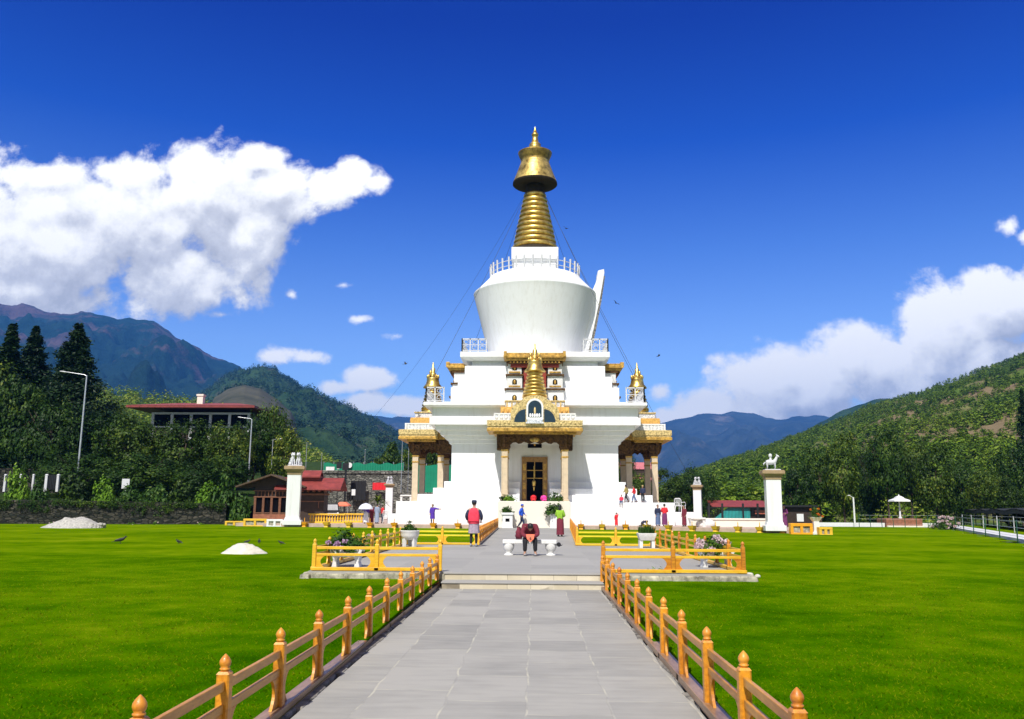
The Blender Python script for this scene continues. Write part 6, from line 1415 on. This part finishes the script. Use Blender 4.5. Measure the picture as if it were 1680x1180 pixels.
# ------------------------------------------------------------------ right side
Yr = 108; rh = thing('roofed_hall', 'long low building with a pinkish two tier roof seen through the right porch', 'building', (XZ(1045, 135), 135, 0))
zA, zB, zC, zD = [P(1045, y, 135).z for y in (757, 770, 776, 786)]; hw2 = (XZ(1072, 135)-XZ(1010, 135))/2
mb = MB(); mb.X = Matrix.Translation((0, 3, 0)); gable(mb, hw2, 3, zA, zB, .2); gable(mb, hw2+.6, 4, zC, zD, .2); mb.X = None; mb.build('roof', M['pinkroof'], rh); mb = MB(); mb.box(-hw2, hw2, 0, 6, 0, zB); mb.build('wall', M['darkwood'], rh)
th = thing('market_shed', 'shed of teal sheets under a long red roof behind the black fence', 'shed', (XZ(1215, 104), 104, 0)); hw3 = (XZ(1262, 104)-XZ(1166, 104))/2
mb = MB(); zt_, zb_ = P(1215, 828, 104).z, P(1215, 833, 104).z; mb.add([(-hw3, -.6, zb_), (hw3, -.6, zb_), (hw3, 3, zt_+.4), (-hw3, 3, zt_+.4), (-hw3, -.6, zb_+.12), (hw3, -.6, zb_+.12), (hw3, 3, zt_+.52), (-hw3, 3, zt_+.52)], [(0, 3, 2, 1), (4, 5, 6, 7), (0, 1, 5, 4), (1, 2, 6, 5), (2, 3, 7, 6), (3, 0, 4, 7)]); mb.build('roof', M['redroof'], th)
mb = MB(); mb.panel([(-hw3+.2, .6), (hw3*.3, .6), (hw3*.3, zb_-.02), (-hw3*.45, zb_-.02)], -.3, -.2); mb.build('teal_sheet', M['teal'], th); mb = MB(); mb.box(hw3*.3, hw3, .2, 2.8, 0, zb_); mb.build('wall', M['darkwood'], th)
mb = MB(); mb.box(hw3*.48, hw3*.85, -.1, .15, 1.2, zb_-.3); mb.build('orange_cloth', M['salmon'], th)
bf = thing('iron_fence', 'black iron fence with tall posts in front of the teal shed', 'fence', (XZ(1160, 90), 90, .4)); Lf = XZ(1262, 90)-XZ(1160, 90)
km = MB(); km.sq(.09, 0, P(1190, 826, 90).z-.4); pmesh = km.mesh('post', M['iron'])
for px in (1163, 1185, 1219, 1243, 1258): link('post', pmesh, bf, 0, (XZ(px, 90)-XZ(1160, 90), 0, 0))
mb = MB(); mb.box(0, Lf, -.03, .03, .3, .36); mb.box(0, Lf, -.03, .03, 1.5, 1.56)
for i in range(44): mb.box(Lf*i/44-.015, Lf*i/44+.015, -.015, .015, .05, 1.6)
mb.build('bar_panel', M['iron'], bf)
hut = thing('hut', 'dark flat roofed hut right of the large pillar', 'hut', (XZ(1312, 92), 92, 0)); mb = MB(); zt_ = P(1312, 829, 92).z; hw4 = (XZ(1334, 92)-XZ(1288, 92))/2
mb.box(-hw4, hw4, 0, 4, 0, zt_-.2); mb.build('wall', M['darkwood'], hut); mb = MB(); mb.box(-hw4-.3, hw4+.3, -.4, 4.3, zt_-.2, zt_); mb.build('roof', M['iron'], hut); mb = MB(); mb.box(-.35, .35, -.05, 0, .5, 1.3); mb.build('white_notice', M['whitepaint'], hut)
# white kerb wall, brick base, shrine lamp, lamp post
def kerbwall(label, pts, h, th_, m, name='low_wall', uneven=0):
    mb = MB(); pts = [Vector(p) for p in pts]
    for a, b in zip(pts[:-1], pts[1:]):
        d_ = (b-a).normalized(); q_ = Vector((-d_.y, d_.x, 0))*th_/2; vs = [a+q_, a-q_, b-q_, b+q_]
        mb.add([(v.x, v.y, v.z-.1) for v in vs]+[(v.x, v.y, v.z+h) for v in vs], [(0, 3, 2, 1), (4, 5, 6, 7), (0, 1, 5, 4), (1, 2, 6, 5), (2, 3, 7, 6), (3, 0, 4, 7)])
    return tag(mb.build(name, m, bevel=.02), label, 'wall')
Yk = 84.5
kerbwall('low white wall along the far lawn edge left of the brick base', [(XZ(1338, Yk), Yk, 0), (XZ(1449, Yk), Yk, 0)], .52, .3, M['whitepaint'])
kerbwall('short low white wall right of the brick base', [(XZ(1510, Yk), Yk, 0), (XZ(1538, Yk-1), Yk-1, 0)], .52, .3, M['whitepaint'])
bb = thing('brick_base', 'brown brick platform under the small white shrine', 'platform', (XZ(1480, Yk), Yk, 0)); hwb = (XZ(1509, Yk)-XZ(1450, Yk))/2
mb = MB(); mb.box(-hwb, hwb, -.3, 2, -.1, .95); mb.build('brickwork', M['brick'], bb, .02); mb = MB(); mb.box(-hwb, hwb, -.6, -.31, -.1, .28); mb.build('pale_step', M['cream'], bb, .02)
Ys = 85.2; sx_ = XZ(1476, Ys); zr_ = P(1476, 821, Ys).z; ztp = P(1476, 811, Ys).z
shn = thing('lantern_post', 'white pagoda shaped lantern on a slim post on the brick base', 'lantern', (sx_, Ys, .95)); H_ = zr_-.95
mb = MB(); mb.lathe([(.16, 0), (.16, .1), (.08, .2), (.07, H_)], 12); mb.build('post', M['greywhite'], shn); mb = MB(); mb.sq(.78, H_-.12, H_+.02, .74); mb.sq(.74, H_+.02, H_+.2, .34); mb.sq(.36, H_+.2, H_+.28, .34); mb.sq(.32, H_+.28, H_+.42, .12); mb.lathe([(.08, H_+.4), (.03, H_+.55), (.0, ztp-.95)], 10); mb.build('roof', M['whitepaint'], shn, .01)
lp = thing('lamp_post', 'plain white lamp post at the far lawn edge left of the lantern', 'lamp post', (XZ(1401, 83.8), 83.8, 0)); hz_ = P(1401, 816, 83.8).z; mb = MB(); mb.tube([(0, 0, -.1), (0, 0, hz_)], [.09, .07], 9); mb.build('post', M['whitepaint'], lp); mb = MB(); mb.tube([(0, 0, hz_-.06), (-.3, 0, hz_+.12)], .03, 6); mb.ell((-.4, 0, hz_+.16), (.16, .08, .05)); mb.build('lamp_head', M['greywhite'], lp)
# concrete strip and wire fences at the right lawn edge
e0, e1 = Vector((RB[0].x, RB[0].y, 0)), Vector((RBn.x, RBn.y, 0)); dv = (e1-e0).normalized(); nv_ = Vector((-dv.y, dv.x, 0))
if nv_.x < 0: nv_ = -nv_
mb = MB(); mb.prism([tuple((e0+nv_*0).xy), tuple((e1).xy), tuple((e1+nv_*1.5).xy), tuple((e0+nv_*1.5).xy)], -.1, .30); struct(mb.build('kerb', M['greywhite']))
mb = MB(); mb.prism([tuple((e0+nv_*1.51).xy), tuple((e1+nv_*1.51).xy), tuple((e1+nv_*40).xy), tuple((e0+nv_*40).xy)], -.1, .27); struct(mb.build('verge', M['lawn']))
def wire_fence(label, a, b, n, h, m, zb, r=.032, uneven=True):
    t = thing('wire_fence', label, 'fence', a); d_ = b-a; L2 = d_.length; t.rotation_euler = (0, 0, math.atan2(d_.y, d_.x)); k = MB(); k.tube([(0, 0, zb-.1), (0, 0, zb+h)], r, 7); km = k.mesh('post', m)
    for i in range(n+1): o = link('post', km, t, 0, (L2*i/n, 0, 0)); o.rotation_euler = (random.uniform(-.03, .03), random.uniform(-.03, .03), 0)
    for z in (.35, .7, .97):
        mb = MB(); mb.tube([(L2*i/n, 0, zb+h*z-.015*(i % 2)) for i in range(n+1)], .009, 5); mb.build('wire', M['steel'], t)
M['greenpaint'] = mat('dark_green_paint', (.008, .075, .035), .5, var=.2)
wire_fence('dark green post and wire fence along the near edge of the concrete strip', e0-nv_*.15, e1-nv_*.15, 13, 1.25, M['greenpaint'], 0)
wire_fence('white post and wire fence behind the concrete strip', e0+nv_*2.2, e1+nv_*2.2, 10, 1.15, M['greywhite'], .2)
wire_fence('thin green post fence along the far white wall', Vector((XZ(1408, 83), 83, 0)), Vector((XZ(1540, 82), 82, 0)), 7, 1.3, M['greenpaint'], 0)
# dark shade canopy on posts and flowering shrubs under it
sc0 = e0+nv_*3.2+dv*-7; cn = thing('shade_canopy', 'long low dark shade net canopy on posts along the right path', 'canopy', sc0, math.atan2(dv.y, dv.x)); Lc = 44
sg = 1 if nv_.dot(Vector((-dv.y, dv.x, 0))) > 0 else -1
mb = MB(); n = 26
for i in range(n):
    xa, xb = Lc*i/n, Lc*(i+1)/n; za, zb2 = 1.78+.07*math.sin(i*1.1), 1.78+.07*math.sin((i+1)*1.1)
    mb.add([(xa, 0, za), (xb, 0, zb2), (xb, sg*8, zb2+.3), (xa, sg*8, za+.3), (xa, 0, za+.06), (xb, 0, zb2+.06), (xb, sg*8, zb2+.36), (xa, sg*8, za+.36)], [(0, 1, 2, 3), (7, 6, 5, 4), (0, 4, 5, 1), (3, 2, 6, 7), (0, 3, 7, 4), (1, 5, 6, 2)])
    mb.box(xa, xb, -.02, .02, za-.3, min(za, zb2)-.002)
M['net'] = mat('black_shade_net', (.010, .012, .010), .9, var=.3); mb.build('net', M['net'], cn)
mb = MB(); mb.box(0, Lc, min(sg*5.9, sg*6), max(sg*5.9, sg*6), 0, 1.95); mb.build('back_net', M['net'], cn)
k = MB(); k.tube([(0, 0, 0), (0, 0, 1.75)], .04, 6); km = k.mesh('post', M['iron'])
for i in range(12): link('post', km, cn, 0, (Lc*i/11, sg*.1, 0))
for px, py, lab in ((1556, 853, 'pale pink flowering shrub under the shade canopy'), (1545, 858, 'grey green shrub beside the pink flowering one')):
    pt = G(px, py, .6) if False else P(px, py, 74); plant('flowering_shrub', lab, 'shrub', (pt.x, 74, .3), bush_mesh(px, .8, .9, 50, .08, M['bushleaf'], nf=10, fr=.12, fm=M['petal']))

# ------------------------------------------------------------------ hills
def interp(prof, x):
    for (x0, y0), (x1, y1) in zip(prof[:-1], prof[1:]):
        if x0 <= x <= x1:
            t = (x-x0)/(x1-x0); t = t*t*(3-2*t)*.4+t*.6; return y0+(y1-y0)*t
    return prof[-1][1]
def ridge(name, prof, Yr_, Yb, m, nu=220, nv=40, amp=.05, jag=1.2, pw=1.15, back=1.35, nsc=1.0, seed=0):
    x0, x1 = prof[0][0], prof[-1][0]; mb = MB(); cols = nu+1; rows = nv+1+6
    Yf = Yr_ if callable(Yr_) else (lambda t: Yr_); vs = []; fs = []
    for i in range(nu+1):
        t = i/nu; px = x0+(x1-x0)*t; y = interp(prof, px)+jag*(mnoise.fractal((px*.03, seed, 0), .9, 2.1, 5))*2
        Yq = Yf(t); r = P(px, y, Yq); hgt = max(r.z, 1)
        for j in range(nv+1):
            s = j/nv; Yj = Yb+(Yq-Yb)*s; xx = r.x/Yq*Yj; z = hgt*s**pw
            nv2 = mnoise.fractal((xx*nsc/Yq*9, Yj*nsc/Yq*9, seed), .85, 2.1, 6); spur = mnoise.noise((xx/Yq*14*nsc, s*1.5, seed+5))
            wdw = math.sin(math.pi*min(1, s*1.0))**.8 if s < 1 else 0
            z += hgt*amp*(nv2*1.6+spur*1.1)*wdw
            vs.append((xx, Yj, z-2*(j == 0)))
        for j in range(1, 7): s = j/6; Yj = Yq*(1+(back-1)*s); vs.append((r.x/Yq*Yj*(1), Yj, hgt*(1-s)-2*s))
    for i in range(nu):
        for j in range(rows-1): a = i*rows+j; fs.append((a, a+rows, a+rows+1, a+1))
    mb.add(vs, fs, True); return struct(mb.build(name, m)), np.array(vs).reshape(nu+1, rows, 3)[:, :nv+1]
mA = hill_mat('far_forest_and_rock', (.004, .018, .017), (.014, .038, .032), (.125, .080, .088), .0030, .49, .010, 40, zr=(350, 1150))
mB = hill_mat('green_mountainside', (.010, .034, .014), (.040, .080, .030), (.17, .14, .11), .006, .56, .03, 14)
mC = hill_mat('bare_brown_hill', (.045, .050, .034), (.095, .092, .064), (.04, .06, .025), .01, .6, .03, 5)
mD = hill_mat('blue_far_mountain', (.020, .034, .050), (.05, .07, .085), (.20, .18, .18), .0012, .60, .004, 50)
mE = hill_mat('near_wooded_slope', (.016, .045, .012), (.05, .095, .025), (.16, .13, .08), .015, .60, .06, 4)
mF = hill_mat('scrubby_hillside', (.050, .105, .010), (.16, .21, .036), (.24, .18, .10), .011, .45, .06, 4)
ridge('mountain', [(-420, 560), (-250, 530), (-120, 508), (-40, 500), (0, 499), (32, 498), (60, 506), (80, 511), (110, 516), (132, 512), (165, 516), (190, 523), (210, 522), (228, 524), (252, 528), (275, 541), (292, 556), (312, 566), (332, 576), (355, 586), (378, 595), (410, 610), (470, 650), (600, 720), (760, 800), (860, 832)], 4200, 1300, mA, 320, 80, .10, 2.6, 1.2, nsc=1.8, seed=1)
_, RM = ridge('mountain', [(120, 760), (230, 715), (300, 672), (345, 640), (372, 622), (398, 611), (430, 608), (448, 613), (468, 623), (500, 640), (530, 654), (560, 668), (600, 687), (640, 704), (680, 730), (730, 760), (800, 800), (900, 832)], 2100, 420, mB, 280, 70, .09, 2.0, 1.1, nsc=1.8, seed=2)
ridge('hill', [(320, 720), (345, 668), (352, 652), (375, 638), (402, 632), (425, 637), (450, 652), (476, 674), (496, 715), (515, 770), (540, 815), (580, 832)], 900, 330, mC, 120, 30, .03, .7, .9, seed=3)
ridge('mountain', [(480, 740), (540, 700), (570, 684), (590, 678), (620, 681), (640, 685), (665, 684), (700, 688), (760, 694), (850, 700), (950, 705), (1040, 704), (1092, 692), (1120, 687), (1150, 681), (1180, 678), (1203, 676), (1222, 679), (1240, 678), (1258, 684), (1280, 689), (1296, 685), (1330, 682), (1352, 682), (1400, 700), (1500, 730), (1700, 790), (1800, 830)], 6500, 2600, mD, 300, 60, .10, 1.8, 1.25, nsc=2, seed=4)
_, RS = ridge('hill', [(-500, 600), (-200, 610), (60, 632), (130, 640), (165, 646), (200, 650), (255, 656), (330, 668), (420, 700), (490, 735), (560, 775), (640, 815), (700, 832)], 520, 210, mE, 160, 36, .05, .9, 1.0, seed=5)
ridge('hill', [(1250, 770), (1310, 714), (1350, 690), (1385, 672), (1410, 664), (1436, 655), (1462, 654), (1490, 660), (1560, 672), (1700, 720)], 1900, 1100, mB, 110, 24, .03, .8, 1.0, seed=6)
PR = [(1020, 834), (1070, 818), (1100, 798), (1130, 781), (1165, 770), (1200, 757), (1260, 738), (1300, 722), (1350, 703), (1385, 690), (1440, 666), (1500, 650), (1560, 628), (1620, 606), (1680, 585), (1800, 545), (2000, 490), (2300, 440)]
ho, RG = ridge('hill', PR, lambda t: 560+420*t, 132, mF, 260, 70, .035, .8, 1.05, nsc=1.6, seed=7)
# the scrub forest that covers the right hillside (one uncountable wood)
rng = np.random.default_rng(12)
def tuft(seed, conif):
    r = np.random.default_rng(seed); C = []
    for i in range(22):
        t = r.uniform(.08, 1); a = r.uniform(0, 6.28); e = (1-t)**.7*.42 if conif else .42*math.sqrt(max(.05, 1-(2*t-1)**2))
        C.append((e*r.uniform(.3, 1.1)*math.cos(a), e*r.uniform(.3, 1.1)*math.sin(a), t))
    return leaves(r, C, .06, 6, .085, asp=.6, outward=(0, 0, .35), ow=.7, clump=.3).reshape(-1, 4, 3)
TF = [tuft(i, i % 2) for i in range(6)]; TS = [tuft(20+i, i % 2)[::3] for i in range(5)]
def forest(name, label, RG, protos, count, umax, smin, smax, thr, keep, nfreq, leafm, vmin=0.0):
    def bilin(u, v):
        n0, n1 = RG.shape[:2]; a, b = u*(n0-1), v*(n1-1); i, j = int(min(a, n0-2)), int(min(b, n1-2)); fa, fb = a-i, b-j
        return RG[i, j]*(1-fa)*(1-fb)+RG[i+1, j]*fa*(1-fb)+RG[i, j+1]*(1-fa)*fb+RG[i+1, j+1]*fa*fb
    Vall = []; k = 0
    while k < count:
        u, v = rng.uniform(0, umax), rng.uniform(vmin, 1.0)**.8; p = bilin(u, v)
        dn = mnoise.fractal((p[0]*nfreq, p[1]*nfreq, 3), .9, 2, 4)
        if dn < thr and rng.uniform() > keep and v < .965: continue
        s = rng.uniform(smin, smax); a = rng.uniform(0, 6.28); ca, sa = math.cos(a), math.sin(a)
        q = protos[rng.integers(len(protos))]; wd = rng.uniform(.8, 1.35); x = (q[..., 0]*ca-q[..., 1]*sa)*s*wd+p[0]; y = (q[..., 0]*sa+q[..., 1]*ca)*s*wd+p[1]; z = q[..., 2]*s+p[2]-.12*s
        Vall.append(np.stack([x, y, z], -1).reshape(-1, 3)); k += 1
    o = link(name, np_mesh(name, np.concatenate(Vall), 4, leafm)); struct(o, 'stuff'); return tag(o, label, 'forest')
forest('hillside_forest', 'scrubby green wood covering the right hillside with bare brown patches', RG, TF, 8400, .66, 1.8, 5.2, .15, .22, .014, M['forestleaf'])
M['farleaf'] = leaf_mat('far_wood_foliage', (.010, .034, .010), (.034, .080, .022), (.09, .12, .035), tr=.1, scale=.01)
forest('mountain_forest', 'dark wood covering the green mountainside left of the stupa', RM, TS, 9000, .95, 7, 15, -.05, .25, .004, M['farleaf'], .03)
forest('slope_forest', 'wood on the near slope seen between the conifers and the red roof', RS, TS, 2600, .9, 4, 9, -.2, .3, .012, M['forestleaf'], .1)

# ------------------------------------------------------------------ air
hm = bpy.data.materials.new('valley_air'); hm.use_nodes = True; nt = hm.node_tree
nt.nodes.remove(nt.nodes['Principled BSDF']); pvz = nd(nt, 'ShaderNodeVolumePrincipled'); pvz.inputs['Color'].default_value = (.07, .34, 1.0, 1); pvz.inputs['Density'].default_value = 1.05e-4; pvz.inputs['Anisotropy'].default_value = 0
nt.links.new(pvz.outputs[0], nt.nodes['Material Output'].inputs['Volume'])
mb = MB(); mb.box(-9100, 9100, -450, 9200, -4, 1180); o = struct(mb.build('haze', hm), 'stuff'); tag(o, 'thin blue haze filling the valley air', 'haze')

# ------------------------------------------------------------------ bake the figures' surfaces into plain meshes
bpy.context.view_layer.update(); dg = bpy.context.evaluated_depsgraph_get(); baked = []
for o, ex in PENDING:
    me = bpy.data.meshes.new_from_object(o.evaluated_get(dg)); baked.append((o, me, ex))
for o, me, ex in baked:
    o.modifiers.clear(); old = o.data
    if ex:
        bm = bmesh.new(); bm.from_mesh(me); vs = [bm.verts.new(v) for v in ex.v]
        for f, mi in zip(ex.f, ex.m):
            try: q = bm.faces.new([vs[i] for i in f]); q.material_index = mi
            except ValueError: pass
        bmesh.ops.remove_doubles(bm, verts=vs, dist=1e-5); bm.to_mesh(me); bm.free()
    me.polygons.foreach_set('use_smooth', [True]*len(me.polygons)); o.data = me; me.name = o.name
bpy.context.view_layer.update()
